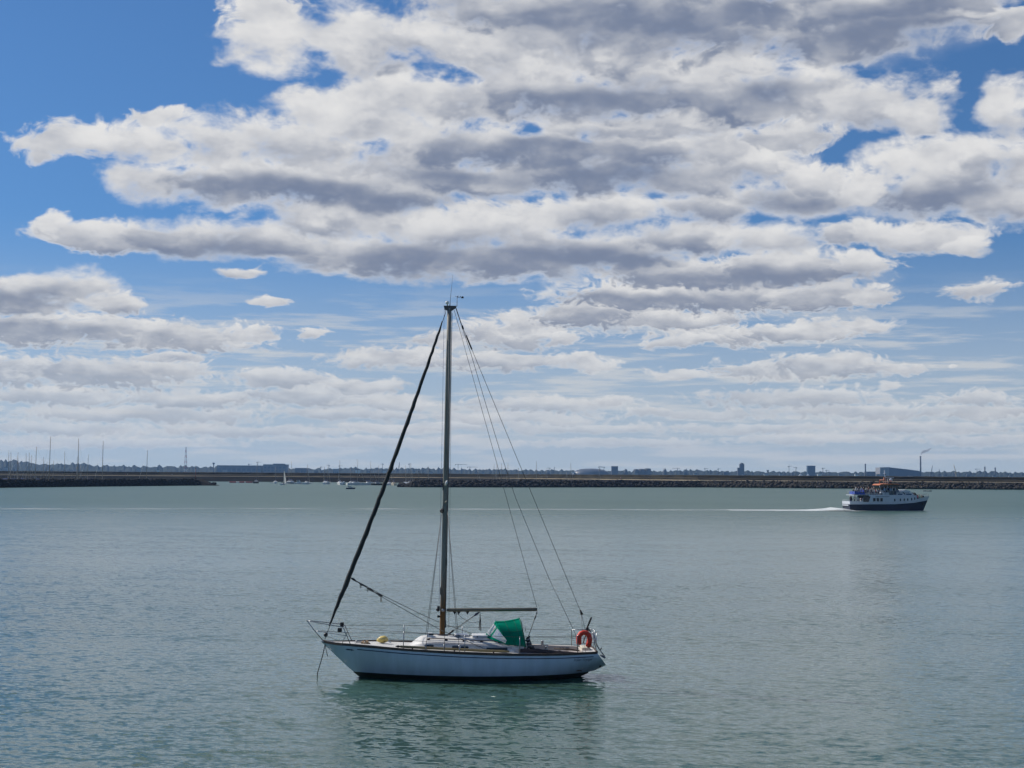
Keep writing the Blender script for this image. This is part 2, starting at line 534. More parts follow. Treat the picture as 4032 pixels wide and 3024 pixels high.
# ------------------------------------------------------------------ far shore
def make_far_shore():
    prof = [(-400, 1822), (-150, 1812), (0, 1817), (54, 1812), (76, 1820), (98, 1815), (133, 1823), (158, 1830), (190, 1830), (209, 1827), (234, 1831), (275, 1828),
            (313, 1824), (358, 1828), (370, 1834), (411, 1836), (475, 1836), (538, 1836), (589, 1839), (627, 1836), (696, 1838), (741, 1837), (795, 1840), (870, 1838),
            (1040, 1846), (1130, 1846), (1240, 1848), (1400, 1843), (1432, 1848), (1495, 1845), (1560, 1845), (1628, 1845), (1716, 1846), (1811, 1848), (1940, 1850), (1990, 1846),
            (2033, 1852), (2100, 1852), (2226, 1853), (2568, 1856), (2638, 1854), (2717, 1851), (2800, 1854), (2942, 1857), (3085, 1859), (3275, 1860), (3465, 1862), (3628, 1860),
            (3686, 1858), (3828, 1860), (3863, 1857), (3928, 1860), (4032, 1861), (4300, 1859), (4500, 1862)]
    rnd = random.Random(3)
    mb = MB()
    cols = []
    px = -400.0
    D = 6800.0
    while px < 4500:
        hor = 1857.2 + 0.00637 * px
        h = max((hor - lerp_tab(prof, px)) * D / 6057 + 7.35, 6)
        bump_ = rnd.uniform(-0.10, 0.16) * h + 2.0 * math.sin(px * 0.31) + 1.5 * math.sin(px * 0.13 + 2)
        h2 = max(h + bump_, 5)
        rows = []
        for k, (dy, f) in enumerate(((-420, -0.05), (-380, 0.30), (-260, 0.5), (-120, 0.74), (0, 1.0), (160, 0.94), (500, 0.7))):
            x, y = bearing(px, D + dy)
            jit = rnd.uniform(-0.11, 0.11) * h if 0 < k < 4 else 0
            rows.append((x, y, h2 * f + jit))
        cols.append(rows)
        px += rnd.uniform(4.5, 10)
    mb.loft(cols, smooth=False)
    m = mat('far_woodland', (0.014, 0.022, 0.018), 0.9, color2=(0.03, 0.036, 0.028), vscale=0.012, spec=0.1)
    tag(mb.build('far_shore', m), kind='structure')


make_far_shore()

# ------------------------------------------------------------------ breakwaters
ROCK = mat('boulder_rock', (0.05, 0.048, 0.047), 0.9, color2=(0.018, 0.018, 0.018), vscale=0.7, spec=0.2)
ROCK2 = mat('boulder_rock_warm', (0.08, 0.07, 0.058), 0.9, color2=(0.024, 0.022, 0.02), vscale=0.7, spec=0.2)
ROCKD = mat('boulder_rock_dark', (0.028, 0.028, 0.028), 0.9, color2=(0.011, 0.011, 0.011), vscale=0.6, spec=0.2)
CORE = mat('rubble_core', (0.025, 0.024, 0.023), 0.95, color2=(0.012, 0.012, 0.012), vscale=0.4, spec=0.1)


def boulder_mesh(seed, m):
    r = random.Random(seed)
    bm = bmesh.new()
    bmesh.ops.create_icosphere(bm, subdivisions=1, radius=1.0)
    for v in bm.verts:
        v.co *= r.uniform(0.72, 1.15)
        v.co.z *= 0.8
        v.co.x *= 1.15
    bmesh.ops.dissolve_limit(bm, angle_limit=R_(14), verts=bm.verts, edges=bm.edges)
    me = bpy.data.meshes.new('boulder')
    bm.to_mesh(me)
    bm.free()
    me.materials.append(m)
    return me


BOULD = {k: [boulder_mesh(i * 7 + ord(k), mm) for i in range(6)] for k, mm in (('a', ROCK), ('b', ROCK2), ('c', ROCKD))}


def scatter(parent, path, n_parts, n_rest, key, zs, run, seed, size, jitter=0.35):
    """boulders laid on a slope: path = waterline polyline (x,y) with the slope rising to the side of 'run' (dx,dy)"""
    r = random.Random(seed)
    seg = [(Vector(a), Vector(b)) for a, b in zip(path, path[1:])]
    ln = [(b - a).length for a, b in seg]
    tot = sum(ln)
    rest = MB()
    for i in range(n_parts + n_rest):
        d = r.uniform(0, tot)
        for (a, b), l in zip(seg, ln):
            if d <= l:
                break
            d -= l
        p = a + (b - a) * (d / l)
        q = r.random()
        s = size * r.uniform(0.6, 1.25)
        x, y, z = p.x + run[0] * q, p.y + run[1] * q, zs[0] + (zs[1] - zs[0]) * q + r.uniform(-jitter, jitter) * s * 0.5
        me = r.choice(BOULD[r.choice(key)])
        rot = (r.uniform(-0.5, 0.5), r.uniform(-0.5, 0.5), r.uniform(0, 6.3))
        if i < n_parts:
            o = put('boulder', me, parent, (x, y, z))
            o.rotation_euler = rot
            o.scale = (s, s, s)
        else:
            from mathutils import Euler
            M = Matrix.Translation((x, y, z)) @ Euler(rot).to_matrix().to_4x4() @ Matrix.Scale(s, 4)
            rest.add([M @ v.co for v in me.vertices], [tuple(f.vertices) for f in me.polygons], 0)
    if n_rest:
        o = rest.build('boulder_fill', BOULD[key[0]][0].materials[0], parent)
        o['kind'] = 'stuff'


def ridge(path, prof, name, m, parent, seed=0, rough=0.5):
    """extrude a cross profile [(offset along +y side, z)] along a polyline"""
    r = random.Random(seed)
    rings = []
    pts = []
    for a, b in zip(path, path[1:]):
        a, b = Vector(a), Vector(b)
        k = max(2, int((b - a).length / 7))
        pts += [a + (b - a) * (i / k) for i in range(k)]
    pts.append(Vector(path[-1]))
    for p in pts:
        rings.append([(p.x + r.uniform(-rough, rough), p.y + o + r.uniform(-rough, rough), z + (r.uniform(-rough, rough) * 0.35 if z > 0 else 0)) for o, z in prof])
    return MB().loft(rings, smooth=False).build(name, m, parent)


# near mole on the left
lm = empty('breakwater', (*bearing(420, 830), 0))
tag(lm, 'low dark rubble mole running in from the left edge of the harbour', 'breakwater')
off = Vector((lm.location.x, lm.location.y))
lp = [Vector(bearing(x, d)) - off for x, d in ((-260, 640), (0, 706), (300, 775), (600, 850), (780, 900))]
ridge(lp, ((-0.5, -1), (1, 0.4), (6, 3.0), (9, 3.8), (15, 3.8), (22, -1)), 'rubble_core', CORE, lm, 1, 0.5)
tip = Vector(bearing(780, 900)) - off
MB().loft([[(tip.x + 0 + 13 * q, tip.y + 4 + o * (1 - q * 0.4), z * (1 - q) - 0.6 * q) for o, z in ((-5, -1), (0, 2.6), (5, 3.8), (11, 3.6), (18, -1))] for q in (0, 0.25, 0.5, 0.75, 1.0)], smooth=False).build('mole_head', CORE, lm)
scatter(lm, lp, 170, 900, 'ccc', (0.2, 3.6), (0.0, 8.0), 5, 1.05)
scatter(lm, [tip + Vector((0, 2)), tip + Vector((11, 3))], 28, 0, 'cca', (0.2, 1.6), (0.0, 6.0), 6, 1.0)

# near mole on the right, with a clear boulder armour
rm = empty('breakwater', (*bearing(2100, 910), 0))
tag(rm, 'grey boulder mole behind the mast, its tip ending at the moored boats', 'breakwater')
off = Vector((rm.location.x, rm.location.y))
rp = [Vector(bearing(x, d)) - off for x, d in ((1625, 874), (2000, 905), (2450, 965), (2760, 1000))]
ridge(rp, ((-0.5, -1), (1, 0.4), (6, 3.2), (8, 3.9), (14, 3.9), (21, -1)), 'rubble_core', CORE, rm, 2, 0.6)
tip = Vector(bearing(1625, 874)) - off
MB().loft([[(tip.x - 9.5 * q, tip.y + 4 + o * (1 - q * 0.4), z * (1 - q) - 0.6 * q) for o, z in ((-5, -1), (0, 2.6), (5, 3.8), (11, 3.6), (18, -1))] for q in (0, 0.25, 0.5, 0.75, 1.0)], smooth=False).build('mole_head', CORE, rm)
scatter(rm, rp, 262, 900, 'aac', (0.3, 3.9), (0.0, 7.5), 8, 1.12)
scatter(rm, [tip + Vector((-8, 3)), tip + Vector((0, 2))], 30, 0, 'aac', (0.3, 2.4), (0.0, 6.0), 9, 1.1)

# long outer pier with its path and upper wall
op = empty('pier', (*bearing(2016, 1300), 0))
tag(op, 'long stone pier with a sandy path, crossing the whole view behind the moored boats', 'pier')
off = Vector((op.location.x, op.location.y))
P2 = [Vector(bearing(x, d)) - off for x, d in ((-500, 1330), (600, 1350), (1500, 1350), (2000, 1290), (2400, 1130), (2760, 1010), (3200, 985), (4032, 978), (4700, 970))]
PATHM = mat('sandy_path', (0.44, 0.37, 0.26), 0.9, color2=(0.34, 0.29, 0.21), vscale=0.05, spec=0.1)
SCRUB = mat('pier_scrub', (0.02, 0.019, 0.016), 0.95, color2=(0.04, 0.036, 0.026), vscale=0.10, spec=0.1, streak=(0.35, 1, 2.5))
PWALL = mat('pier_wall', (0.024, 0.023, 0.022), 0.95, color2=(0.012, 0.012, 0.012), vscale=0.08, spec=0.1, streak=(0.4, 1, 3))
ridge(P2, ((-1, -1), (0.5, 0.3), (6, 4.2), (7.4, 4.4)), 'rubble_slope', PWALL, op, 3, 0.25)
ridge(P2, ((7.1, 4.15), (7.2, 4.62), (12.5, 4.75)), 'path', PATHM, op, 4, 0.06)
ridge(P2, ((12.4, 4.6), (14.5, 5.9), (16, 6.0)), 'lower_bank', SCRUB, op, 5, 0.3)
ridge(P2, ((15.6, 5.9), (16.4, 6.25), (17.2, 6.25)), 'ledge', mat('pier_ledge', (0.08, 0.072, 0.06), 0.9, color2=(0.03, 0.028, 0.024), vscale=0.03, spec=0.1), op, 6, 0.12)
ridge(P2, ((17.0, 6.1), (18, 7.6), (20, 8.05), (24, 8.0), (30, -1)), 'upper_wall', SCRUB, op, 7, 0.22)
wl = [Vector(bearing(x, d)) - off for x, d in ((2740, 1012), (3200, 985), (4150, 977))]
scatter(op, wl, 250, 1000, 'bba', (0.5, 4.0), (0.0, 5.6), 12, 1.15)

# ------------------------------------------------------------------ the sailing yacht
GEL = mat('white_gelcoat', (0.66, 0.67, 0.68), 0.32, var=0.10, vscale=1.2)
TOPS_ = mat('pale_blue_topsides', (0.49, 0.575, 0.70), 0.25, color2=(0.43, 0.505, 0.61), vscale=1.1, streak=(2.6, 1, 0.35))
DECKM = mat('deck_gelcoat', (0.62, 0.61, 0.58), 0.55, var=0.14, vscale=3.0)
ANTI = mat('black_antifouling', (0.012, 0.013, 0.018), 0.6, color2=(0.022, 0.034, 0.02), vscale=2.0, streak=(1, 1, 4))
NAVY = mat('navy_paint', (0.01, 0.018, 0.07), 0.4)
TEAK = mat('weathered_teak', (0.085, 0.055, 0.04), 0.7, color2=(0.05, 0.036, 0.03), vscale=5.0, streak=(0.3, 1, 1))
STEEL = mat('stainless_steel', (0.30, 0.31, 0.32), 0.30, metal=0.85)
WIRE = mat('rigging_wire', (0.06, 0.06, 0.065), 0.45, metal=0.4)
ROPE = mat('grey_rope', (0.20, 0.19, 0.17), 0.9, var=0.4, vscale=30.0)
ROPED = mat('dark_rope', (0.03, 0.032, 0.036), 0.9, var=0.3, vscale=30.0)
ROPEB = mat('blue_rope', (0.04, 0.06, 0.22), 0.9)
BLACK = mat('black_plastic', (0.013, 0.013, 0.015), 0.45)
GLASSD = mat('dark_portlight', (0.012, 0.016, 0.022), 0.08)
SAILD = mat('furled_sail_cover', (0.011, 0.016, 0.019), 0.8, color2=(0.022, 0.028, 0.03), vscale=3.0, bump=0.5, bscale=9.0, streak=(1, 1, 0.4))
BUOYY = mat('yellow_buoy_plastic', (0.72, 0.55, 0.16), 0.45, color2=(0.60, 0.42, 0.12), vscale=4.0)
ORANGE = mat('orange_lifebuoy_foam', (0.74, 0.045, 0.018), 0.55, color2=(0.60, 0.038, 0.016), vscale=5.0)
POLEM = mat('golden_anodised_pole', (0.30, 0.23, 0.10), 0.4, metal=0.35, color2=(0.20, 0.16, 0.08), vscale=2.5, streak=(0.4, 2, 2))
BOOMM = mat('grey_boom_alloy', (0.20, 0.18, 0.13), 0.45, metal=0.35, color2=(0.14, 0.13, 0.10), vscale=3.0, streak=(0.3, 3, 3))
WHITEP = mat('white_plastic', (0.72, 0.72, 0.70), 0.4)
TANROPE = mat('tan_rope', (0.36, 0.25, 0.15), 0.9, var=0.3, vscale=25.0)


def mast_material():
    m = bpy.data.materials.new('anodised_mast')
    m.use_nodes = True
    t = NT(m.node_tree)
    b = m.node_tree.nodes['Principled BSDF']
    co = t.n('ShaderNodeTexCoord').outputs['Object']
    z = t.sep(co)[2]
    n = t.noise(t.v('MULTIPLY', co, (4, 4, 0.7)), 1.6, 5.0, 0.6)
    f = t.step(t.m('ADD', z, t.m('MULTIPLY', n, 2.0)), 3.1, 5.2)      # golden brown low down, blending to grey higher up
    c = t.mix(f, (0.17, 0.075, 0.014, 1), (0.21, 0.205, 0.18, 1))
    c = t.mix(t.m('MULTIPLY', t.step(n, 0.5, 0.7), 0.5), c, (0.07, 0.055, 0.035, 1))
    m.node_tree.links.new(c, b.inputs['Base Color'])
    b.inputs['Metallic'].default_value = 0.1
    b.inputs['Roughness'].default_value = 0.6
    return m


def cloth_material(name, col, tr=0.35):
    m = bpy.data.materials.new(name)
    m.use_nodes = True
    t = NT(m.node_tree)
    m.node_tree.nodes.remove(m.node_tree.nodes['Principled BSDF'])
    co = t.n('ShaderNodeTexCoord').outputs['Object']
    c = t.mix(t.step(t.noise(co, 3.0, 4.0, 0.6), 0.3, 0.7), (*col, 1), (*[x * 0.72 for x in col], 1))
    d = t.n('ShaderNodeBsdfDiffuse')
    tl = t.n('ShaderNodeBsdfTranslucent')
    m.node_tree.links.new(c, d.inputs[0])
    m.node_tree.links.new(c, tl.inputs[0])
    mx = t.n('ShaderNodeMixShader')
    mx.inputs[0].default_value = tr
    m.node_tree.links.new(d.outputs[0], mx.inputs[1])
    m.node_tree.links.new(tl.outputs[0], mx.inputs[2])
    m.node_tree.links.new(mx.outputs[0], m.node_tree.nodes['Material Output'].inputs[0])
    return m


def clear_material(name, tint=(0.9, 0.92, 0.93), gloss=0.25):
    m = bpy.data.materials.new(name)
    m.use_nodes = True
    t = NT(m.node_tree)
    m.node_tree.nodes.remove(m.node_tree.nodes['Principled BSDF'])
    tr = t.n('ShaderNodeBsdfTransparent')
    tr.inputs[0].default_value = (*tint, 1)
    g = t.n('ShaderNodeBsdfGlossy')
    g.inputs['Roughness'].default_value = 0.12
    df = t.n('ShaderNodeBsdfDiffuse')
    df.inputs[0].default_value = (0.75, 0.77, 0.78, 1)
    m1 = t.n('ShaderNodeMixShader')
    m1.inputs[0].default_value = 0.36  # whitish diffuse share paints a glare into the clear sheet
    m.node_tree.links.new(tr.outputs[0], m1.inputs[1])
    m.node_tree.links.new(df.outputs[0], m1.inputs[2])
    mx = t.n('ShaderNodeMixShader')
    mx.inputs[0].default_value = gloss
    m.node_tree.links.new(m1.outputs[0], mx.inputs[1])
    m.node_tree.links.new(g.outputs[0], mx.inputs[2])
    m.node_tree.links.new(mx.outputs[0], m.node_tree.nodes['Material Output'].inputs[0])
    return m


SHEER = [(-1.366, 1.246), (-1.0, 1.20), (-0.3, 1.175), (0.5, 1.145), (1.7, 1.08), (2.6, 1.04), (3.7, 0.99), (4.86, 0.95), (5.6, 0.93), (7.25, 0.907), (8.6, 0.925)]
BEAM = [(-1.366, 0.025), (-1.0, 0.25), (-0.3, 0.62), (0.5, 0.98), (1.7, 1.32), (2.6, 1.49), (3.7, 1.60), (4.86, 1.62), (5.6, 1.56), (7.25, 1.27), (8.6, 0.93)]
KEEL = [(-1.366, 1.24), (-0.7, 0.62), (-0.242, 0.19), (0.0, 0.0), (0.4, -0.25), (1.2, -0.5), (2.5, -0.66), (4.5, -0.72), (6.3, -0.6), (7.5, -0.26), (8.1, 0.0), (8.55, 0.19), (9.02, 0.40)]
FULL = [(-1.366, 1.0), (0.5, 1.4), (2.0, 2.2), (4.0, 3.0), (6.5, 2.8), (8.6, 2.1)]


def zs(u): return smooth_tab(SHEER, u)
def hb(u): return max(smooth_tab(BEAM, u), 0.012)
def zk(u): return lerp_tab(KEEL, u)


def station(t):
    if t <= 7.2:
        return t, t
    q = (t - 7.2) / (8.6 - 7.2)
    return t, 7.2 + q * (9.02 - 7.2)


def hull_pt(t, z):
    us, uk = station(t)
    a, b = zk(uk), zs(us)
    s = min(max((z - a) / max(b - a, 1e-4), 0), 1)
    n = lerp_tab(FULL, us)
    return uk + (us - uk) * s, hb(us) * (1 - (1 - s) ** n) + 0.004


def hull_side(u, z):
    lo, hi = -1.366, 8.6
    for _ in range(40):
        m = (lo + hi) / 2
        if hull_pt(m, z)[0] < u:
            lo = m
        else:
            hi = m
    return hull_pt(lo, z)[1]


YACHT_LOC = (-5.488, 56.431, 0.0)
yacht = empty('sailing_yacht', YACHT_LOC, R_(3.6))
tag(yacht, 'white sailing yacht with green sprayhood moored in the foreground', 'sailing yacht')


def yp(mb, name, m, parent=None, bevel=0.0):
    return mb.build(name, m, parent or yacht, bevel)


def make_hull():
    BT = 0.185
    ts = [-1.366 + (8.6 + 1.366) * i / 60 for i in range(61)]
    up, lo = [], []
    for t in ts:
        us, uk = station(t)
        z0, z1 = zk(uk), zs(us)
        zb = max(z0, BT)
        r = []
        for j in range(13):
            z = zb + (z1 - zb) * j / 12
            u, v = hull_pt(t, z)
            r.append((u, v, z))
        up.append(r)
        if z0 < BT - 0.01:
            r = []
            for j in range(9):
                z = z0 + (zb - z0) * j / 8
                u, v = hull_pt(t, z)
                r.append((u, v if j else 0.0, z))
            lo.append(r)
    h = MB()
    for s in (1, -1):
        h.loft([[(u, v * s, z) for u, v, z in r] for r in up])
    last = up[-1]
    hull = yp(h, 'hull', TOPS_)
    # transom plate
    rim = [(u, v, z) for u, v, z in last[::-1]] + [(u, -v, z) for u, v, z in last]
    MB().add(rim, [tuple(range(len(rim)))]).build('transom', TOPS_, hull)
    h = MB()
    for s in (1, -1):
        h.loft([[(u, v * s, z) for u, v, z in r] for r in lo])
    h.build('antifouling', ANTI, hull)
    # cove stripe, bow emblem, name on the quarter
    for s in (-1, 1):
        rings = []
        for i in range(60):
            u = -0.06 + (8.45 + 0.06) * i / 59
            z = zs(min(u, 8.6)) - lerp_tab([(-0.1, 0.125), (3.7, 0.122), (8.5, 0.118)], u)
            rings.append([(u, s * (hull_side(u, z + d) + 0.004), z + d) for d in (0.0, 0.032)])
        MB().loft(rings).build('cove_stripe', NAVY, hull)
        poly = [(-0.50, 0.0), (-0.42, 0.028), (-0.27, 0.020), (-0.25, 0.045), (-0.235, 0.012), (-0.17, 0.012), (-0.17, -0.012), (-0.235, -0.012), (-0.25, -0.045), (-0.27, -0.02), (-0.42, -0.028)]
        vs = [(u, s * (hull_side(u, 1.03 + z) + 0.006), 1.03 + z - (u + 0.33) * 0.06) for u, z in poly]
        MB().add(vs, [tuple(range(len(vs)))]).build('bow_emblem', NAVY, hull)
        cu = bpy.data.curves.new('name', 'FONT')
        cu.body = 'Indian Voyager'
        cu.size = 0.155
        cu.shear = 0.35
        cu.space_character = 0.92
        to = bpy.data.objects.new('name', cu)
        COL.objects.link(to)
        bpy.context.view_layer.update()
        me = bpy.data.meshes.new_from_object(to.evaluated_get(bpy.context.evaluated_depsgraph_get()))
        bpy.data.objects.remove(to)
        bm = bmesh.new()
        bm.from_mesh(me)
        w = max(v.co.x for v in bm.verts)
        for v in bm.verts:
            f = v.co.x / w
            u = 7.70 + 0.74 * (f if s < 0 else 1 - f)
            z = 0.675 + v.co.y + 0.012 * (f if s < 0 else 1 - f)
            v.co = (u, s * (hull_side(u, z) + 0.005), z)
        bm.to_mesh(me)
        bm.free()
        me.materials.append(mat('faded_navy_lettering', (0.06, 0.08, 0.15), 0.5))
        put('name_lettering', me, hull)
    # toe rail of teak
    for s in (-1, 1):
        pts = [(t, s * (hb(t) - 0.02), zs(t)) for t in [-1.33 + 9.9 * i / 60 for i in range(61)]]
        rings = [[(u, v - 0.03, z - 0.012), (u, v + 0.03, z - 0.012), (u, v + 0.024, z + 0.075), (u, v - 0.024, z + 0.075)] for u, v, z in pts]
        yp(MB().loft(rings, closed=True, cap=True, smooth=False), 'toe_rail', TEAK)
    MB().box((8.585, 0, 0.965), (0.06, 1.78, 0.09)).build('taffrail', TEAK, yacht)
    # deck with a cockpit well left open
    d = MB()
    CK = (6.05, 8.05, 0.80)
    us = sorted(set([-1.30 + 9.87 * i / 44 for i in range(45)] + [CK[0], CK[1]]))
    fr = (-1, -0.75, -0.5, -0.25, 0, 0.25, 0.5, 0.75, 1)

    def dz(u, v): return zs(u) + 0.02 + 0.05 * (1 - (v / hb(u)) ** 2)
    for a, b in zip(us, us[1:]):
        if a >= CK[0] - 1e-6 and b <= CK[1] + 1e-6:
            for s in (-1, 1):
                d.add([(a, s * CK[2], dz(a, CK[2])), (b, s * CK[2], dz(b, CK[2])), (b, s * (hb(b) - 0.02), zs(b) + 0.02), (a, s * (hb(a) - 0.02), zs(a) + 0.02)], [(0, 1, 2, 3)])
        else:
            ra = [(a, f * (hb(a) - 0.02), dz(a, f * hb(a))) for f in fr]
            rb = [(b, f * (hb(b) - 0.02), dz(b, f * hb(b))) for f in fr]
            d.loft([ra, rb])
    deck = yp(d, 'deck', DECKM)
    return hull, deck


HULL, DECK = make_hull()


def make_cockpit():
    c = empty('cockpit')
    c.parent = yacht
    PINK = mat('coaming_gelcoat', (0.60, 0.54, 0.48), 0.5, var=0.12, vscale=2.0)
    for s in (-1, 1):
        inner, outer = s * 0.80, s * 1.0
        rings = []
        for u, z in ((5.6, 1.10), (6.2, 1.07), (7.0, 1.03), (7.9, 1.0), (8.08, 0.97)):
            rings.append([(u, inner, 0.60), (u, inner + s * 0.01, z), (u, inner + s * 0.10, z + 0.012), (u, outer, z - 0.03), (u, outer + s * 0.05, 0.9)])
        MB().loft(rings, smooth=False).build('coaming', PINK, c)
        MB().box((7.05, s * 0.60, 0.58), (1.98, 0.40, 0.06)).build('seat', DECKM, c)
        # winch on the coaming
        w = MB()
        w.tube([(6.75, s * 0.92, 1.02), (6.75, s * 0.92, 1.08), (6.75, s * 0.92, 1.16), (6.75, s * 0.92, 1.19)], [0.075, 0.06, 0.05, 0.07], 12)
        w.build('winch', STEEL, c)
    MB().box((7.05, 0, 0.30), (1.98, 1.58, 0.04)).build('cockpit_sole', TEAK, c)
    MB().box((6.04, 0, 0.75), (0.04, 1.58, 0.86)).build('bridge_deck', PINK, c)
    MB().box((8.07, 0, 0.68), (0.04, 1.58, 0.62)).build('aft_bulkhead', PINK, c)
    # instruments on the far coaming
    for u, r in ((7.42, 0.035), (7.52, 0.035)):
        MB().tube([(u, 0.80, 0.915), (u, 0.785, 0.915)], r, 12).build('gauge', BLACK, c)
    MB().box((7.68, 0.79, 0.905), (0.14, 0.03, 0.09)).build('control_panel', mat('grey_panel', (0.12, 0.13, 0.14), 0.5), c, 0.01)
    # tiller
    MB().tube([(8.1, 0, 0.9), (7.7, 0, 0.98), (7.1, 0.05, 1.0)], [0.03, 0.025, 0.02], 8).build('tiller', TEAK, c)
    # dark brown rippled strip along the near coaming
    n = []
    rnd = random.Random(4)
    for i in range(24):
        u = 5.75 + 2.1 * i / 23
        z = lerp_tab([(5.6, 1.13), (6.4, 1.11), (7.9, 0.985)], u)
        n.append([(u, -1.04, 0.93), (u, -1.06 + rnd.uniform(-.015, .015), z - 0.07), (u, -1.03, z + rnd.uniform(-.01, .014)), (u, -0.97, z - 0.01)])
    MB().loft(n).build('dark_side_strip', mat('dark_brown_strip', (0.035, 0.03, 0.034), 0.85, color2=(0.055, 0.04, 0.04), vscale=6.0), c)
    # aft deck locker
    MB().box((8.24, 0.0, 1.0), (0.32, 0.9, 0.17), taper=0.92).build('stern_locker', mat('cream_locker', (0.66, 0.58, 0.45), 0.5, var=0.15, vscale=3.0, streak=(6, 1, 1)), c, 0.02)


make_cockpit()


def make_coachroof():
    WB = [(1.84, 0.33), (2.0, 0.56), (2.2, 0.74), (2.5, 0.86), (3.5, 0.97), (5.0, 1.02), (5.95, 1.02)]
    ZE = [(1.84, 1.165), (2.0, 1.21), (2.2, 1.265), (2.5, 1.29), (3.5, 1.262), (4.6, 1.215), (5.15, 1.185), (5.5, 1.12), (5.95, 1.0)]
    ZC = [(1.84, 1.175), (2.0, 1.31), (2.2, 1.45), (2.5, 1.485), (3.5, 1.475), (4.6, 1.45), (5.3, 1.41), (5.95, 1.36)]
    rings = []
    for i in range(43):
        u = 1.84 + 4.11 * i / 42
        w, ze, zc = smooth_tab(WB, u), smooth_tab(ZE, u), smooth_tab(ZC, u)
        half = [(w + 0.012, zs(u) - 0.02), (w, zs(u) + 0.05), (w - 0.05, ze - 0.02), (w - 0.075, ze + 0.01)]
        for k in range(1, 7):
            q = k / 6
            half.append(((w - 0.075) * (1 - q), ze + 0.01 + (zc - ze - 0.01) * (1 - (1 - q) ** 2.2)))
        rings.append([(u, -v, z) for v, z in half] + [(u, v, z) for v, z in half[-2::-1]])
    roof = yp(MB().loft(rings, cap=True), 'coachroof', DECKM)

    def side(u, z):
        w, ze = smooth_tab(WB, u), smooth_tab(ZE, u)
        return w - 0.05 * (z - zs(u)) / max(ze - zs(u), 0.05) + 0.004

    # portlights: rounded dark panes let into the cabin side, with a frame
    for s in (-1, 1):
        for u0, u1, zc_, h in ((2.37, 2.68, 1.20, 0.065), (3.35, 3.60, 1.165, 0.07), (3.66, 3.93, 1.155, 0.07), (4.57, 5.33, 1.10, 0.095)):
            for grow, name, m, o in ((0.018, 'portlight_frame', mat('portlight_trim', (0.30, 0.30, 0.30), 0.5), 0.006), (0.0, 'portlight', GLASSD, 0.012)):
                pts = []
                r = h / 2 + grow
                for k in range(16):
                    a = 2 * math.pi * k / 16
                    cu_ = (u1 - r if math.cos(a) > 0 else u0 + r)
                    pts.append((cu_ + (r + grow) * math.cos(a), zc_ + r * math.sin(a)))
                vs = [(u, s * (side(u, z) + o), z) for u, z in pts]
                MB().add(vs, [tuple(range(16))]).build(name, m, roof)
        # grab rail on posts
        g = MB()
        pts = []
        for i in range(9):
            u = 2.50 + (5.05 - 2.50) * i / 8
            ww = smooth_tab(WB, u) - 0.26
            z = smooth_tab(ZE, u) + 0.15
            pts.append((u, s * ww, z))
            if i % 2 == 0:
                g.box((u, s * ww, z - 0.04), (0.10, 0.022, 0.08))
        g.tube(pts, 0.016, 8)
        g.build('grab_rail', TEAK, roof)
        MB().loft([[(u, s * (smooth_tab(WB, u) - 0.045), smooth_tab(ZE, u) - 0.012), (u, s * (smooth_tab(WB, u) - 0.085), smooth_tab(ZE, u) + 0.024)] for u in [2.4 + 3.1 * i / 20 for i in range(21)]]).build('roof_edge_strip', mat('grey_edge_strip', (0.24, 0.25, 0.28), 0.6), roof)  # grey strip along the top edge of the cabin side
    # ventilator box, mast collar, hatches
    v = MB().box((2.56, -0.26, 1.49), (0.26, 0.22, 0.13), taper=0.82)
    v.box((2.54, -0.26, 1.58), (0.20, 0.16, 0.05))
    v.build('ventilator', GEL, roof, 0.02)
    MB().box((2.60, -0.375, 1.565), (0.17, 0.012, 0.06)).build('ventilator_mouth', GLASSD, roof)
    ring = [(3.02 + 0.17 * math.cos(a), 0.15 * math.sin(a), 1.485) for a in [2 * math.pi * i / 20 for i in range(20)]]
    MB().tube(ring, 0.032, 8, closed=True).build('mast_collar', mat('navy_mast_gaiter', (0.02, 0.025, 0.045), 0.8), roof)
    hcol = mat('grey_acrylic', (0.16, 0.19, 0.28), 0.15)
    h = MB().box((3.72, 0, 1.49), (0.50, 0.50, 0.06)).build('hatch_frame', GEL, roof, 0.015)
    MB().box((3.72, 0, 1.528), (0.42, 0.42, 0.015)).build('hatch_pane', hcol, h, 0.005)
    h = MB().box((4.42, 0, 1.478), (0.66, 0.74, 0.085)).build('companion_hatch', GEL, roof, 0.02)
    MB().box((4.27, -0.375, 1.48), (0.035, 0.012, 0.05)).build('hatch_vent', NAVY, h)
    for s in (-1, 1):
        MB().tube([(3.45, s * 0.3, 1.485), (3.50, s * 0.3, 1.515), (3.62, s * 0.3, 1.515), (3.66, s * 0.3, 1.485)], 0.02, 6).build('deck_cleat', STEEL, roof)


make_coachroof()


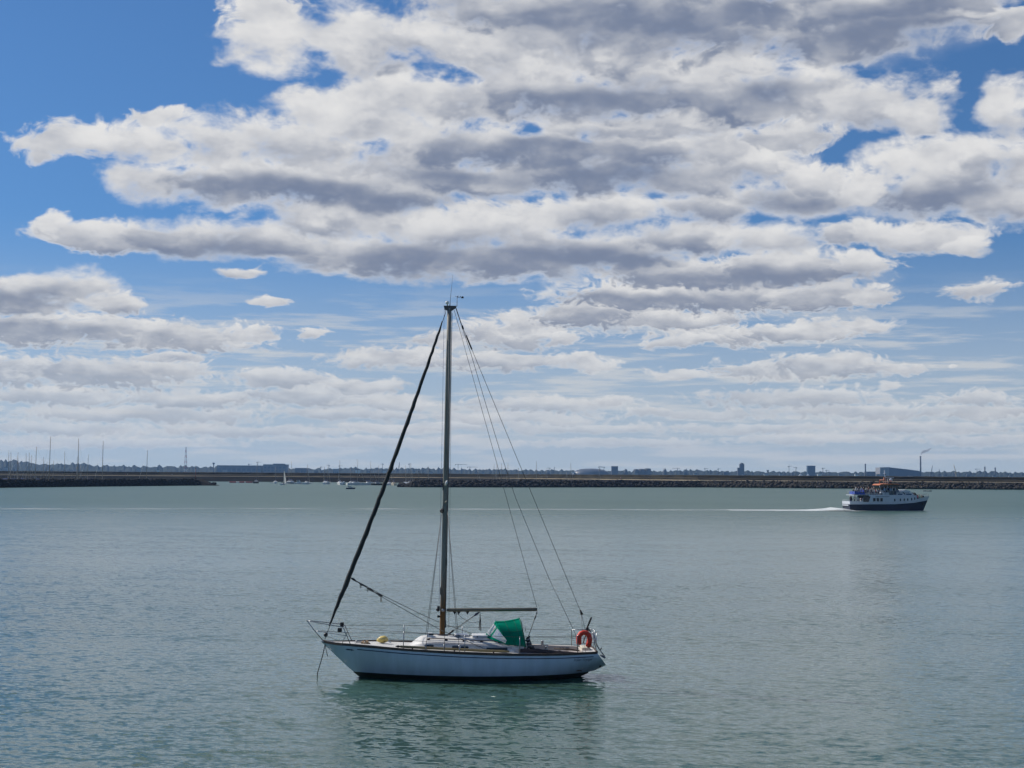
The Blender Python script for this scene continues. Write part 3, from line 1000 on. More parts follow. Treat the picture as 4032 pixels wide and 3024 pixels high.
def make_sprayhood():
    GREEN = cloth_material('green_canvas', (0.004, 0.22, 0.14), 0.22)
    CLEAR = clear_material('clear_vinyl')
    sh = empty('sprayhood')
    sh.parent = yacht
    sh['label'] = 'green canvas sprayhood with clear vinyl windows'
    N = 24

    def arch(ends, shoulder, top, p=2.6):
        r = []
        for i in range(N + 1):
            q = -1 + 2 * i / N
            a = abs(q)
            # superellipse arch from one end over the top to the other
            ang = (1 - a) * math.pi / 2
            cs, sn = math.cos(ang) ** (2 / p), math.sin(ang) ** (2 / p)
            v = math.copysign(ends[1] * cs, q)
            z = ends[2] + (top[1] - ends[2]) * sn
            u = ends[0] + (top[0] - ends[0]) * min(sn * 1.0, 1)
            r.append((u, v, z))
        return r
    a0 = arch((5.36, 0.93, 1.235), None, (4.56, 1.475), 2.0)
    a1 = arch((5.44, 0.93, 1.24), None, (4.96, 1.985), 3.0)
    a2 = arch((6.0, 0.96, 1.17), None, (5.82, 2.10), 3.0)
    # front: borders in canvas, three clear panes
    rows = 6
    can, panes = MB(), [MB(), MB(), MB()]
    grid = [[tuple(Vector(p).lerp(Vector(q), k / rows)) for p, q in zip(a0, a1)] for k in range(rows + 1)]
    for k in range(rows):
        for i in range(N):
            f = (abs(i + 0.5 - N / 2)) / (N / 2)
            quad = [grid[k][i], grid[k][i + 1], grid[k + 1][i + 1], grid[k + 1][i]]
            clear = 1 <= k <= rows - 2 and not (0.36 < f < 0.42) and f < 0.94
            (panes[1 if f <= 0.37 else (0 if i < N / 2 else 2)] if clear else can).add(quad, [(0, 1, 2, 3)], 0, True)
    # top and sides: slack between the hoops
    R2 = 8
    g2 = []
    for k in range(R2 + 1):
        q = k / R2
        row = []
        for p, r in zip(a1, a2):
            c = Vector(p).lerp(Vector(r), q)
            sag = math.sin(math.pi * q) * 0.035
            c.z -= sag * (1 if c.z > 1.7 else 0.2)
            c.y *= 1 - 0.03 * math.sin(math.pi * q)
            row.append(tuple(c))
        g2.append(row)
    can.loft(g2)
    can.build('canopy', GREEN, sh)
    for m in panes:
        m.build('window', CLEAR, sh)
    MB().tube(a2, 0.022, 8).build('aft_hoop', mat('green_binding', (0.006, 0.10, 0.07), 0.8), sh)
    MB().tube(a1, 0.014, 6).build('front_hoop', GREEN, sh)
    for k_ in (3, 6):
        MB().tube([(p[0], p[1] * 1.004, p[2] + 0.004) for p in g2[k_]], 0.007, 5).build('seam', mat('green_binding', (0.006, 0.10, 0.07), 0.8), sh)
    MB().tube([g2[k_][4] for k_ in range(R2 + 1)], 0.008, 5).build('seam', mat('green_binding', (0.006, 0.10, 0.07), 0.8), sh)
    for s in (-1, 1):
        MB().tube([(5.9, s * 0.9, 1.85), (5.97, s * 0.92, 1.92), (6.0, s * 0.9, 1.72)], 0.012, 5).build('strap', STEEL, sh)


make_sprayhood()
MASTM = mast_material()


def make_rig():
    def mast_u(z): return 3.005 + 0.0128 * (z - 1.45)
    mast = MB()
    rings = []
    for z, a in ((1.30, 0.100), (1.6, 0.100), (4.0, 0.096), (8.0, 0.092), (11.5, 0.086), (13.5, 0.076)):
        rings.append([(mast_u(z) + a * math.cos(w), 0.72 * a * math.sin(w), z) for w in [2 * math.pi * i / 16 for i in range(16)]])
    mast.loft(rings, closed=True, cap=True)
    mast = yp(mast, 'mast', MASTM)
    MB().loft([[(mast_u(z) + 0.095, -0.012, z), (mast_u(z) + 0.118, -0.012, z), (mast_u(z) + 0.118, 0.012, z), (mast_u(z) + 0.095, 0.012, z)] for z in (2.0, 7.0, 13.3)], closed=True, cap=True, smooth=False).build('sail_track', mat('dark_track', (0.05, 0.05, 0.055), 0.5), mast)
    # masthead: crane, tricolour light, aerial, wind vane
    MB().prism([(2.98, 13.44), (3.09, 13.40), (3.26, 13.40), (3.41, 13.50), (3.42, 13.58), (2.95, 13.58)], -0.045, 0.045).build('masthead_crane', mat('masthead_alloy', (0.06, 0.06, 0.065), 0.5), mast)
    MB().tube([(3.09, 0, 13.57), (3.085, 0, 13.64), (3.08, 0, 13.66), (3.08, 0, 13.74), (3.08, 0, 13.755)], [0.03, 0.025, 0.06, 0.065, 0.03], 12).build('masthead_light', WHITEP, mast)
    MB().tube([(3.175, 0, 13.55), (3.19, 0, 13.78), (3.277, 0, 14.73)], [0.02, 0.008, 0.003], 6).build('vhf_aerial', BLACK, mast)
    wv = MB()
    wv.tube([(3.42, 0, 13.55), (3.44, 0, 13.56), (3.445, 0, 13.9)], 0.01, 6)
    wv.tube([(3.37, 0, 13.94), (3.47, 0, 13.90), (3.66, 0.02, 13.87)], 0.007, 5)
    wv.add([(3.58, 0, 13.87), (3.68, 0, 13.86), (3.69, 0, 13.93), (3.62, 0, 13.94)], [(0, 1, 2, 3)])
    for a in (0, 2.1, 4.2):
        wv.ball((3.50 + 0.06 * math.cos(a), 0.06 * math.sin(a), 13.93), 0.022, 6, 4)
    wv.build('wind_vane', BLACK, mast)
    # fittings on the mast
    MB().ball((2.955, -0.02, 6.02), 0.085, 10, 7, sq=(1, 0.8, 1)).build('steaming_light', BLACK, mast)
    MB().box((2.86, 0, 2.47), (0.10, 0.12, 0.16)).ball((2.84, 0, 2.42), 0.075, 8, 6).build('spinnaker_ring_car', BLACK, mast, 0.01)
    MB().tube([(2.92, -0.05, 2.17), (2.84, -0.05, 2.18), (2.82, -0.05, 2.18)], [0.03, 0.05, 0.06], 10).build('mast_winch', BLACK, mast)
    MB().tube([(3.02, -0.07, 2.40), (3.02, -0.15, 2.41), (3.02, -0.17, 2.41)], [0.045, 0.055, 0.06], 10).build('mast_winch', STEEL, mast)
    for z, du in ((1.9, 0.115), (3.1, -0.10), (4.15, 0.105), (6.9, -0.09)):
        MB().box((mast_u(z) + du, -0.03, z), (0.035, 0.03, 0.26)).build('mast_cleat', BLACK, mast)
    fl = MB().tube([(mast_u(7.05) + 0.0, -0.075, 6.95), (mast_u(7.05) + 0.03, -0.12, 7.05), (mast_u(7.05) + 0.06, -0.10, 7.14)], [0.03, 0.05, 0.015], 8)
    fl.build('deck_lamp', WHITEP, mast)
    for s in (-1, 1):
        MB().tube([(mast_u(6.35), 0.04 * s, 6.33), (3.13, 1.02 * s, 6.42)], [0.035, 0.022], 8, flat=0.5).build('spreader', BOOMM, mast)
    # standing rigging
    def wire(name, pts, r=0.0085, m=WIRE):
        return yp(MB().tube(pts, r, 5), name, m)
    for s in (-1, 1):
        wire('cap_shroud', [(3.15, 0.03 * s, 13.35), (3.13, 1.02 * s, 6.42), (3.06, 1.47 * s, 1.04)])
        wire('lower_shroud', [(2.98, 0.05 * s, 6.22), (2.38, 1.43 * s, 1.06)])
        wire('lower_shroud', [(3.14, 0.05 * s, 6.22), (3.60, 1.52 * s, 1.02)])
        for u, v, z in ((2.39, 1.415, 1.06), (3.06, 1.463, 1.05), (3.60, 1.51, 1.03)):
            yp(MB().tube([(u, v * s, z), (u + (0.02 if u < 3 else -0.02), (v - 0.05) * s, z + 0.27)], 0.016, 6), 'turnbuckle', STEEL)
    back = [(3.41, 0, 13.50), (3.651, 0, 12.80), (8.097, 0, 2.315)]
    wire('backstay', back, 0.0095)
    yp(MB().tube([(3.785, 0, 12.49), (4.005, 0, 11.97)], 0.028, 8), 'insulator_tube', BLACK)
    yp(MB().tube([(3.63, 0, 12.86), (3.68, 0, 12.72)], 0.035, 8), 'backstay_toggle', BLACK)
    yp(MB().tube([(8.06, 0, 2.42), (8.13, 0, 2.24)], [0.025, 0.05], 8), 'bridle_plate', BLACK)
    for s in (-1, 1):
        wire('backstay_leg', [(8.11, 0, 2.28), (8.20 + 0.12 * s, 0.62 * s, 1.62), (8.3 + 0.12 * s, 0.86 * s, 0.96)], 0.008)
    wire('slack_backstay', [(3.40, 0, 13.48), (3.99, 0, 11.75), (4.55, 0, 9.9), (5.08, 0, 8.2), (5.66, 0, 6.5), (6.9, -0.2, 3.55), (7.25, -0.3, 2.83), (7.83, -0.5, 1.60), (7.95, -0.6, 0.98)], 0.0095)
    wire('topping_lift', [(3.34, 0, 13.42), (6.46, 0, 2.52)])
    wire('halyard', [(3.25, -0.03, 13.40), (3.24, -0.10, 1.75)], 0.006, ROPE)
    wire('halyard', [(2.97, 0, 13.45), (2.88, 0.0, 2.6)], 0.006, ROPEB)
    wire('halyard', [(3.17, -0.08, 6.0), (3.09, -0.10, 1.8)], 0.008, ROPE)
    # forestay with its furled genoa
    A, B = Vector((-1.19, 0, 1.60)), Vector((3.02, 0, 13.30))
    rnd = random.Random(11)
    wire('forestay', [(-1.27, 0, 1.30), tuple(A.lerp(B, 0.5) + Vector((0.03, 0, -0.03))), tuple(B), (3.03, 0, 13.45)], 0.012)
    pts, rr = [], []
    for i in range(61):
        q = i / 60
        p = A.lerp(B, 0.02 + 0.955 * q)
        p += Vector((0.09, 0, -0.05)) * math.sin(math.pi * q)
        w = lerp_tab([(0, 0.03), (0.03, 0.042), (0.10, 0.078), (0.165, 0.094), (0.2, 0.088), (0.5, 0.076), (0.8, 0.062), (0.96, 0.045), (1.0, 0.02)], q)
        pts.append(tuple(p + Vector((rnd.uniform(-.012, .012), 0, 0))))
        rr.append(w * rnd.uniform(0.92, 1.07))
    gen_ = yp(MB().tube(pts, rr, 12), 'furled_genoa', SAILD)
    yp(MB().tube([(-1.25, 0, 1.44), (-1.23, 0, 1.50), (-1.215, 0, 1.53), (-1.19, 0, 1.60)], [0.05, 0.075, 0.075, 0.03], 12), 'furling_drum', BLACK)
    yp(MB().tube([(-1.22, 0.02, 1.46), (-1.05, 0.1, 1.40), (-0.7, 0.3, 1.2)], 0.007, 5), 'furling_line', ROPE)
    # sheets from the clew
    C0 = Vector((-0.33, 0, 3.55))
    wire('jib_sheet', [tuple(C0), (0.25, -0.2, 3.22), (0.9, -0.36, 2.85), (2.2, -0.72, 2.16), (2.95, -0.9, 1.76), (4.55, -1.02, 1.10)], 0.011, ROPE)
    wire('jib_sheet', [tuple(C0), (0.25, 0.15, 3.24), (0.9, 0.3, 2.87), (2.2, 0.62, 2.21), (2.96, 0.8, 1.86), (4.24, 0.92, 1.42), (4.6, 1.0, 1.1)], 0.011, ROPE)
    w = [C0 + Vector((1.15 * q, 0, -0.66 * q)) for q in [i / 12 for i in range(13)]]
    yp(MB().tube([tuple(p + Vector((0, rnd.uniform(-.02, .02), rnd.uniform(-.02, .02)))) for p in w], [0.03 + 0.016 * math.sin(i * 1.9) for i in range(13)], 7), 'sheet_lashing', ROPED)
    for q, l in ((0.28, 0.17), (0.5, 0.15), (0.93, 0.24)):
        p = C0 + Vector((1.15 * q, 0, -0.66 * q))
        yp(MB().tube([tuple(p), tuple(p + Vector((0.01, 0.02, -l))), tuple(p + Vector((0.045, 0, -l * 0.95))), tuple(p + Vector((0.035, 0, 0)))], 0.011, 5), 'sheet_tail', TANROPE if q > 0.9 else ROPED)
    # boom, vang, mainsheet, hanging coil
    boom = yp(MB().tube([(3.17, 0, 2.405), (3.25, 0, 2.405), (6.42, 0, 2.430), (6.48, 0, 2.430)], [0.05, 0.068, 0.066, 0.055], 14), 'boom', BOOMM)
    MB().tube([(3.08, 0, 2.40), (3.20, 0, 2.40)], 0.025, 8).build('gooseneck', STEEL, boom)
    for u in (3.45, 3.60, 3.92):
        MB().prism([(u - 0.07, 2.345), (u + 0.07, 2.345), (u + 0.03, 2.29), (u + 0.015, 2.25), (u - 0.015, 2.25), (u - 0.03, 2.29)], -0.02, 0.02).build('reef_hook', BLACK, boom)
    MB().tube([(6.47, 0, 2.36), (6.46, 0, 2.27)], [0.02, 0.03], 6).build('sheet_shackle', STEEL, boom)
    for d in (-0.03, 0.03):
        wire('vang_tackle', [(4.33, d, 2.31), (3.26, d * 0.5, 1.55 + d)], 0.0085, ROPE)
    yp(MB().tube([(4.36, 0, 2.33), (4.24, 0, 2.25), (4.16, 0, 2.19)], [0.02, 0.045, 0.02], 8), 'vang_block', NAVY)
    yp(MB().tube([(3.42, 0, 1.68), (3.36, 0, 1.63), (3.22, 0, 1.52)], [0.02, 0.04, 0.02], 8), 'vang_block', BLACK)
    wire('reefing_line', [(3.5, -0.05, 2.32), (3.72, -0.06, 2.12), (4.0, -0.06, 1.965), (4.18, -0.06, 1.955), (4.33, -0.04, 1.99)], 0.008, ROPE)
    for k in range(5):
        dx_ = 0.018 * (k - 2)
        wire('hanging_coil', [(4.38, 0.0, 2.32), (4.385 + dx_ * 0.4, 0.01 * k, 2.12), (4.38 + dx_, 0.015 * (k - 2), 1.82), (4.385 + dx_ * 1.3, 0.015 * (k - 2), 1.72 - 0.012 * k), (4.40, 0, 1.66)], 0.008, ROPE)
    yp(MB().tube([(4.39, 0, 2.06), (4.385, 0, 1.96)], 0.03, 8), 'coil_lashing', ROPED)
    for d in (-0.015, 0.015):
        wire('mainsheet', [(6.455, d, 2.28), (6.13, d * 3, 1.36)], 0.009, ROPE)
    yp(MB().tube([(6.43, 0, 2.20), (6.38, 0, 2.06)], [0.03, 0.02], 8), 'mainsheet_block', BLACK)


make_rig()


def make_rails():
    def tube(name, pts, r=0.0165, m=STEEL, parent=None):
        return yp(MB().tube(pts, r, 7), name, m, parent)
    pul = empty('pulpit')
    pul.parent = yacht
    tip = (-1.908, 0, 2.015)
    for s in (-1, 1):
        tube('top_rail', [tip, (-1.78, 0.10 * s, 2.0), (-1.2, 0.33 * s, 1.92), (-0.60, 0.50 * s, 1.83), (-0.56, 0.505 * s, 1.79), (-0.293, 0.60 * s, 1.20)], parent=pul)
        tube('mid_rail', [(-1.628, 0, 1.649), (-1.5, 0.09 * s, 1.64), (-0.95, 0.32 * s, 1.585), (-0.43, 0.54 * s, 1.52)], 0.011, parent=pul)
        tube('brace', [(-0.62, 0.46 * s, 1.21), (-0.47, 0.53 * s, 1.56)], 0.011, parent=pul)
    tube('stem_post', [tip, (-1.628, 0, 1.649), (-1.30, 0, 1.27)], parent=pul)
    yp(MB().ball((-1.915, 0, 2.02), 0.022, 8, 6), 'rail_end', STEEL, pul)
    yp(MB().box((-0.70, -0.42, 1.72), (0.16, 0.12, 0.15)), 'navigation_light', BLACK, pul, 0.02)
    yp(MB().box((-0.66, 0.40, 1.84), (0.14, 0.12, 0.16)), 'navigation_light', BLACK, pul, 0.02)
    pp = empty('pushpit')
    pp.parent = yacht
    tube('top_rail', [(7.86, 1.08, 0.97), (7.86, 1.06, 1.55), (7.90, 1.05, 1.59), (8.54, 0.74, 1.62)], parent=pp)
    tube('top_rail', [(7.86, -1.10, 0.97), (7.85, -1.08, 1.57), (7.89, -1.06, 1.60), (8.43, -0.74, 1.63)], parent=pp)
    tube('stern_rail', [(8.43, -0.74, 1.63), (8.62, -0.35, 1.64)], parent=pp)
    tube('stern_rail', [(8.54, 0.74, 1.62), (8.64, 0.35, 1.64)], parent=pp)
    tube('mid_rail', [(7.867, -1.08, 1.29), (8.50, -0.80, 1.31)], 0.011, parent=pp)
    tube('mid_rail', [(7.867, 1.06, 1.27), (8.56, 0.78, 1.29)], 0.011, parent=pp)
    for s in (-1, 1):
        tube('corner_post', [(8.43 if s < 0 else 8.54, 0.74 * s, 1.66), (8.57, 0.83 * s, 0.97)], parent=pp)
        tube('aft_post', [(8.63, 0.35 * s, 1.64), (8.61, 0.38 * s, 0.97)], 0.012, parent=pp)
    # stern ladder folded outboard over the transom
    lad = empty('stern_ladder')
    lad.parent = yacht
    for s in (-0.16, 0.16):
        tube('ladder_side', [(8.56, s, 1.60), (8.64, s, 1.22), (8.76, s, 1.0), (8.96, s, 0.74)], 0.017, parent=lad)
    for q, (u, z) in enumerate(((8.62, 1.33), (8.70, 1.11), (8.83, 0.91))):
        tube('ladder_rung', [(u, -0.16, z), (u, 0.16, z)], 0.015, parent=lad)
    yp(MB().box((8.91, 0, 0.72), (0.16, 0.36, 0.07), ry=0.5), 'ladder_step', mat('grey_ladder_step', (0.14, 0.16, 0.18), 0.6), lad, 0.01)
    yp(MB().tube([(8.80, -0.17, 0.98), (8.83, -0.22, 1.06)], 0.02, 6), 'ladder_pad', BLACK, lad)
    yp(MB().tube([(8.78, -0.30, 0.42), (8.80, -0.30, 0.36)], 0.04, 8), 'exhaust_outlet', BLACK)
    # self-steering vane
    vn = MB()
    vn.tube([(8.18, 0.0, 1.2), (8.30, 0, 1.62)], 0.02, 8, mi=1)
    vn.ball((8.33, 0, 1.72), 0.075, 10, 7, sq=(0.8, 0.8, 1.3))
    vn.tube([(8.34, 0, 1.80), (8.47, 0, 2.12), (8.485, 0, 2.15)], [0.03, 0.036, 0.03], 8)
    vn.tube([(8.34, 0, 1.72), (8.46, 0.05, 1.62)], 0.022, 6)
    yp(vn, 'steering_vane', [BLACK, mat('brown_post', (0.10, 0.05, 0.03), 0.6)])
    # stanchions and lifelines
    for s in (-1, 1):
        tops, mids = [(-0.56, 0.505 * s, 1.80)], [(-0.43, 0.54 * s, 1.52)]
        for u in (1.6, 3.78, 5.74):
            v = (hb(u) - 0.06) * s
            tube('stanchion', [(u, v, zs(u) + 0.02), (u + 0.005, v, zs(u) + 0.665)], 0.0155)
            tops.append((u, v, zs(u) + 0.65))
            mids.append((u, v, zs(u) + 0.36))
        tops.append((7.86, 1.07 * s, 1.57))
        mids.append((7.86, 1.07 * s, 1.28))
        tube('lifeline', tops, 0.007, WIRE)
        tube('lifeline', mids, 0.007, WIRE)
    # mooring lines at the stem
    tube('mooring_line', [(-1.24, -0.02, 1.18), (-1.33, -0.03, 0.75), (-1.50, -0.02, 0.15), (-1.53, 0, -0.25)], 0.017, ROPED)
    tube('mooring_line', [(-1.24, 0.02, 1.18), (-1.22, 0.05, 1.0), (-1.15, 0.06, 0.72)], 0.012, ROPE)
    yp(MB().box((-1.22, 0, 1.26), (0.30, 0.16, 0.06)), 'stemhead_fitting', STEEL, None, 0.01)
    for v in (-0.28, 0.28):
        yp(MB().tube([(-0.15, v, 1.22), (-0.12, v, 1.27), (0.08, v, 1.27), (0.11, v, 1.22)], 0.022, 6), 'deck_cleat', STEEL)
    rnd = random.Random(5)
    pts = []
    for i in range(26):
        a = i * 0.75
        r = 0.07 + 0.004 * i
        pts.append((0.22 + r * math.cos(a), -0.25 + r * math.sin(a), 1.20 + 0.12 * rnd.random()))
    tube('rope_heap', pts, 0.018, TANROPE)


make_rails()
# bundle of canvas and ropes at the forward end of the cockpit
bn = MB()
rnd = random.Random(9)
for k in range(7):
    z0 = 1.10 + 0.05 * k
    bn.tube([(6.05 + rnd.uniform(-.04, .04), -0.72 + 0.05 * k, z0), (6.16, -0.58 + 0.03 * k, z0 + 0.02 + rnd.uniform(0, .05)), (6.30 + rnd.uniform(-.05, .05) - 0.03 * k, -0.52 + 0.03 * k, z0 - 0.06), (6.42 - 0.05 * k, -0.50, z0 - 0.10)],
            [0.035, 0.05, 0.05, 0.03], 8, mi=k % 2)
tag(yp(bn, 'sheet_bundle', [mat('dark_canvas', (0.02, 0.028, 0.03), 0.9), mat('striped_cloth', (0.34, 0.35, 0.33), 0.9, color2=(0.03, 0.04, 0.05), vscale=14.0)]))

# loose things on the yacht (each its own object)
YM = Matrix.Translation(YACHT_LOC) @ Matrix.Rotation(R_(3.6), 4, 'Z')


def on_yacht(o):
    o.matrix_world = YM @ o.matrix_basis
    return o


def make_lifebuoy():
    lb = empty('lifebuoy', (8.11, -0.97, 1.19))
    on_yacht(lb)
    tag(lb, 'orange horseshoe lifebuoy hung on the stern rail of the near yacht', 'lifebuoy')
    pts, rr = [], []
    for x, z, r in ((-0.185, 0.06, 0.07), (-0.19, 0.10, 0.092), (-0.20, 0.24, 0.095), (-0.19, 0.36, 0.095), (-0.13, 0.46, 0.092), (-0.02, 0.50, 0.088), (0.10, 0.47, 0.092), (0.175, 0.38, 0.095), (0.205, 0.26, 0.095), (0.18, 0.12, 0.095), (0.135, 0.0, 0.09), (0.12, -0.03, 0.07)):
        pts.append((x, 0.02 * math.sin(x * 9), z))
        rr.append(r)
    MB().tube(pts, rr, 14, up=(0, 1, 0)).build('horseshoe_float', ORANGE, lb)
    for x, z in ((-0.20, 0.30), (0.20, 0.30)):
        MB().tube([(x - 0.10, 0, z), (x, -0.085, z + 0.005), (x + 0.10, 0, z)], 0.012, 6).build('retaining_strap', STEEL, lb)
    MB().tube([(0.17, -0.05, 0.10), (0.1, -0.1, -0.02), (0.24, -0.02, -0.12), (0.32, 0.02, -0.1)], 0.009, 5).build('lanyard', ROPE, lb)


make_lifebuoy()
bu = empty('mooring_buoy', (0.84, 0.0, 1.20))
on_yacht(bu)
tag(bu, 'small yellow pear-shaped buoy lying on the foredeck of the near yacht', 'buoy')
MB().tube([(-0.22, 0, 0.09), (-0.17, 0, 0.11), (-0.06, 0, 0.135), (0.06, 0, 0.14), (0.14, 0, 0.12), (0.19, 0, 0.09)], [0.02, 0.07, 0.13, 0.135, 0.10, 0.03], 14).build('float', BUOYY, bu)
MB().tube([(0.04, -0.132, 0.09), (0.07, -0.132, 0.075), (0.10, -0.122, 0.10)], 0.008, 5).build('scrawl', BLACK, bu)
MB().tube([(0.18, 0, 0.09), (0.27, 0.02, 0.05), (0.30, 0, 0.03)], [0.02, 0.03, 0.015], 6).build('rope_eye', WHITEP, bu)
po = empty('spinnaker_pole', (1.42, -1.10, 1.185))
on_yacht(po)
tag(po, 'long golden spinnaker pole lashed along the side deck of the near yacht', 'pole')
MB().tube([(0.0, 0.02, 0.02), (0.12, 0.0, 0.015), (0.4, -0.02, 0.0), (3.2, -0.13, -0.125), (3.9, -0.12, -0.145), (3.98, -0.12, -0.148)], [0.025, 0.043, 0.047, 0.047, 0.042, 0.03], 12).build('tube', POLEM, po)
MB().tube([(-0.10, 0.02, 0.025), (0.0, 0.02, 0.02), (0.04, 0.01, 0.02)], [0.02, 0.045, 0.03], 8).build('end_fitting', BLACK, po)
MB().tube([(3.96, -0.12, -0.147), (4.06, -0.12, -0.14), (4.12, -0.12, -0.15)], [0.03, 0.05, 0.02], 8).build('end_fitting', WHITEP, po)
for u in (0.5, 2.0, 3.4):
    MB().box((u, -0.03 - 0.035 * u, -0.055 - 0.037 * u), (0.05, 0.09, 0.09)).build('chock', TEAK, po)

# ------------------------------------------------------------------ people
def skin_mesh(name, joints, edges, rule):
    """one continuous body grown round a skeleton: joints {name: (pos, radius)}"""
    keys = list(joints)
    me = bpy.data.meshes.new(name)
    me.from_pydata([joints[k][0] for k in keys], [(keys.index(a), keys.index(b)) for a, b in edges], [])
    o = bpy.data.objects.new(name, me)
    COL.objects.link(o)
    sk = o.modifiers.new('skin', 'SKIN')
    sk.use_smooth_shade = True
    for i, k in enumerate(keys):
        r = joints[k][1]
        me.skin_vertices[0].data[i].radius = (r, r) if not isinstance(r, tuple) else r
    me.skin_vertices[0].data[0].use_root = True
    o.modifiers.new('sub', 'SUBSURF').levels = 1
    bpy.context.view_layer.update()
    out = bpy.data.meshes.new_from_object(o.evaluated_get(bpy.context.evaluated_depsgraph_get()))
    bpy.data.objects.remove(o)
    out.name = name
    out.materials.clear()
    for k in range(4):
        out.materials.append(None)
    for f in out.polygons:
        f.material_index = rule(f.center)
        f.use_smooth = True
    return out


def person_meshes():
    res = {}
    # seated, facing +x, seat at z = 0.45
    J = {'pelvis': ((0, 0, 0.56), (0.15, 0.11)), 'waist': ((0.0, 0, 0.74), (0.14, 0.10)), 'chest': ((0.01, 0, 0.94), (0.17, 0.11)), 'neck': ((0.02, 0, 1.13), 0.06),
         'jaw': ((0.05, 0, 1.20), 0.075), 'head': ((0.04, 0, 1.30), 0.10), 'crown': ((0.02, 0, 1.37), 0.085), 'nose': ((0.145, 0, 1.245), 0.018)}
    E = [('pelvis', 'waist'), ('waist', 'chest'), ('chest', 'neck'), ('neck', 'jaw'), ('jaw', 'head'), ('head', 'crown'), ('jaw', 'nose')]
    for s, n in ((1, 'l'), (-1, 'r')):
        J.update({n + 'sh': ((0.0, 0.19 * s, 1.04), 0.07), n + 'el': ((0.06, 0.25 * s, 0.77), 0.05), n + 'wr': ((0.28, 0.17 * s, 0.66), 0.034), n + 'ha': ((0.37, 0.15 * s, 0.64), 0.04),
                  n + 'hip': ((0.04, 0.11 * s, 0.52), 0.095), n + 'kn': ((0.46, 0.14 * s, 0.50), 0.068), n + 'an': ((0.45, 0.15 * s, 0.09), 0.045), n + 'to': ((0.62, 0.16 * s, 0.045), 0.04)})
        E += [('chest', n + 'sh'), (n + 'sh', n + 'el'), (n + 'el', n + 'wr'), (n + 'wr', n + 'ha'), ('pelvis', n + 'hip'), (n + 'hip', n + 'kn'), (n + 'kn', n + 'an'), (n + 'an', n + 'to')]

    def rule_s(c):
        if c.z > 1.14:
            return 3 if (c.z > 1.33 or c.x < 0.0) else 0
        if c.z < 0.60 and c.z > 0.08 and not (c.z > 0.59):
            return 2
        if c.z <= 0.08:
            return 3
        return 0 if c.x > 0.29 else 1
    res['seated'] = skin_mesh('person_seated', J, E, rule_s)
    J = {'pelvis': ((0, 0, 0.95), (0.15, 0.11)), 'waist': ((0.0, 0, 1.10), (0.135, 0.10)), 'chest': ((0.0, 0, 1.30), (0.17, 0.11)), 'neck': ((0.01, 0, 1.49), 0.058),
         'jaw': ((0.04, 0, 1.56), 0.075), 'head': ((0.03, 0, 1.65), 0.10), 'crown': ((0.01, 0, 1.71), 0.085), 'nose': ((0.13, 0, 1.605), 0.018)}
    E = [('pelvis', 'waist'), ('waist', 'chest'), ('chest', 'neck'), ('neck', 'jaw'), ('jaw', 'head'), ('head', 'crown'), ('jaw', 'nose')]
    for s, n in ((1, 'l'), (-1, 'r')):
        k = 0.10 * s
        J.update({n + 'sh': ((0.0, 0.19 * s, 1.41), 0.07), n + 'el': ((-0.02 - k, 0.26 * s, 1.13), 0.05), n + 'wr': ((0.10 - k, 0.25 * s, 0.90), 0.034), n + 'ha': ((0.13 - k, 0.25 * s, 0.81), 0.04),
                  n + 'hip': ((0.0, 0.10 * s, 0.90), 0.095), n + 'kn': ((0.04 + k, 0.11 * s, 0.50), 0.066), n + 'an': ((-0.03 + k, 0.11 * s, 0.09), 0.045), n + 'to': ((0.13 + k, 0.13 * s, 0.04), 0.04)})
        E += [('chest', n + 'sh'), (n + 'sh', n + 'el'), (n + 'el', n + 'wr'), (n + 'wr', n + 'ha'), ('pelvis', n + 'hip'), (n + 'hip', n + 'kn'), (n + 'kn', n + 'an'), (n + 'an', n + 'to')]

    def rule_t(c):
        if c.z > 1.50:
            return 3 if (c.z > 1.68 or c.x < -0.01) else 0
        if c.z < 0.08:
            return 3
        if c.z < 0.97 and abs(c.y) < 0.2:
            return 2
        return 0 if c.z < 0.88 else 1
    res['standing'] = skin_mesh('person_standing', J, E, rule_t)
    return res


PM = person_meshes()
SKINS = [mat('skin_a', (0.45, 0.27, 0.19), 0.6), mat('skin_b', (0.52, 0.34, 0.25), 0.6)]
HAIRS = [mat('hair_dark', (0.02, 0.016, 0.013), 0.7), mat('hair_brown', (0.09, 0.05, 0.03), 0.7), mat('hair_fair', (0.42, 0.31, 0.17), 0.7), mat('hair_white', (0.6, 0.6, 0.58), 0.7)]
TOPS = {'navy': (0.02, 0.03, 0.09), 'black': (0.02, 0.02, 0.022), 'white': (0.7, 0.7, 0.7), 'grey': (0.3, 0.31, 0.33), 'bright blue': (0.03, 0.07, 0.5), 'red': (0.45, 0.03, 0.03), 'pink': (0.6, 0.2, 0.27),
        'mint green': (0.25, 0.55, 0.42), 'dark green': (0.03, 0.07, 0.04), 'pale blue': (0.35, 0.48, 0.65), 'maroon': (0.16, 0.03, 0.04), 'beige': (0.45, 0.38, 0.28)}
TM = {k: mat('cloth_' + k.replace(' ', '_'), v, 0.85) for k, v in TOPS.items()}
HN = ['dark', 'brown', 'fair', 'white']


def person(pose, loc, rz, top, legs, hair, label, group):
    o = put('person', PM[pose], None, loc, rz)
    for i, m in enumerate((SKINS[hair % 2], TM[top], TM[legs], HAIRS[hair])):
        o.material_slots[i].link = 'OBJECT'
        o.material_slots[i].material = m
    tag(o, label, 'person', group)
    return o


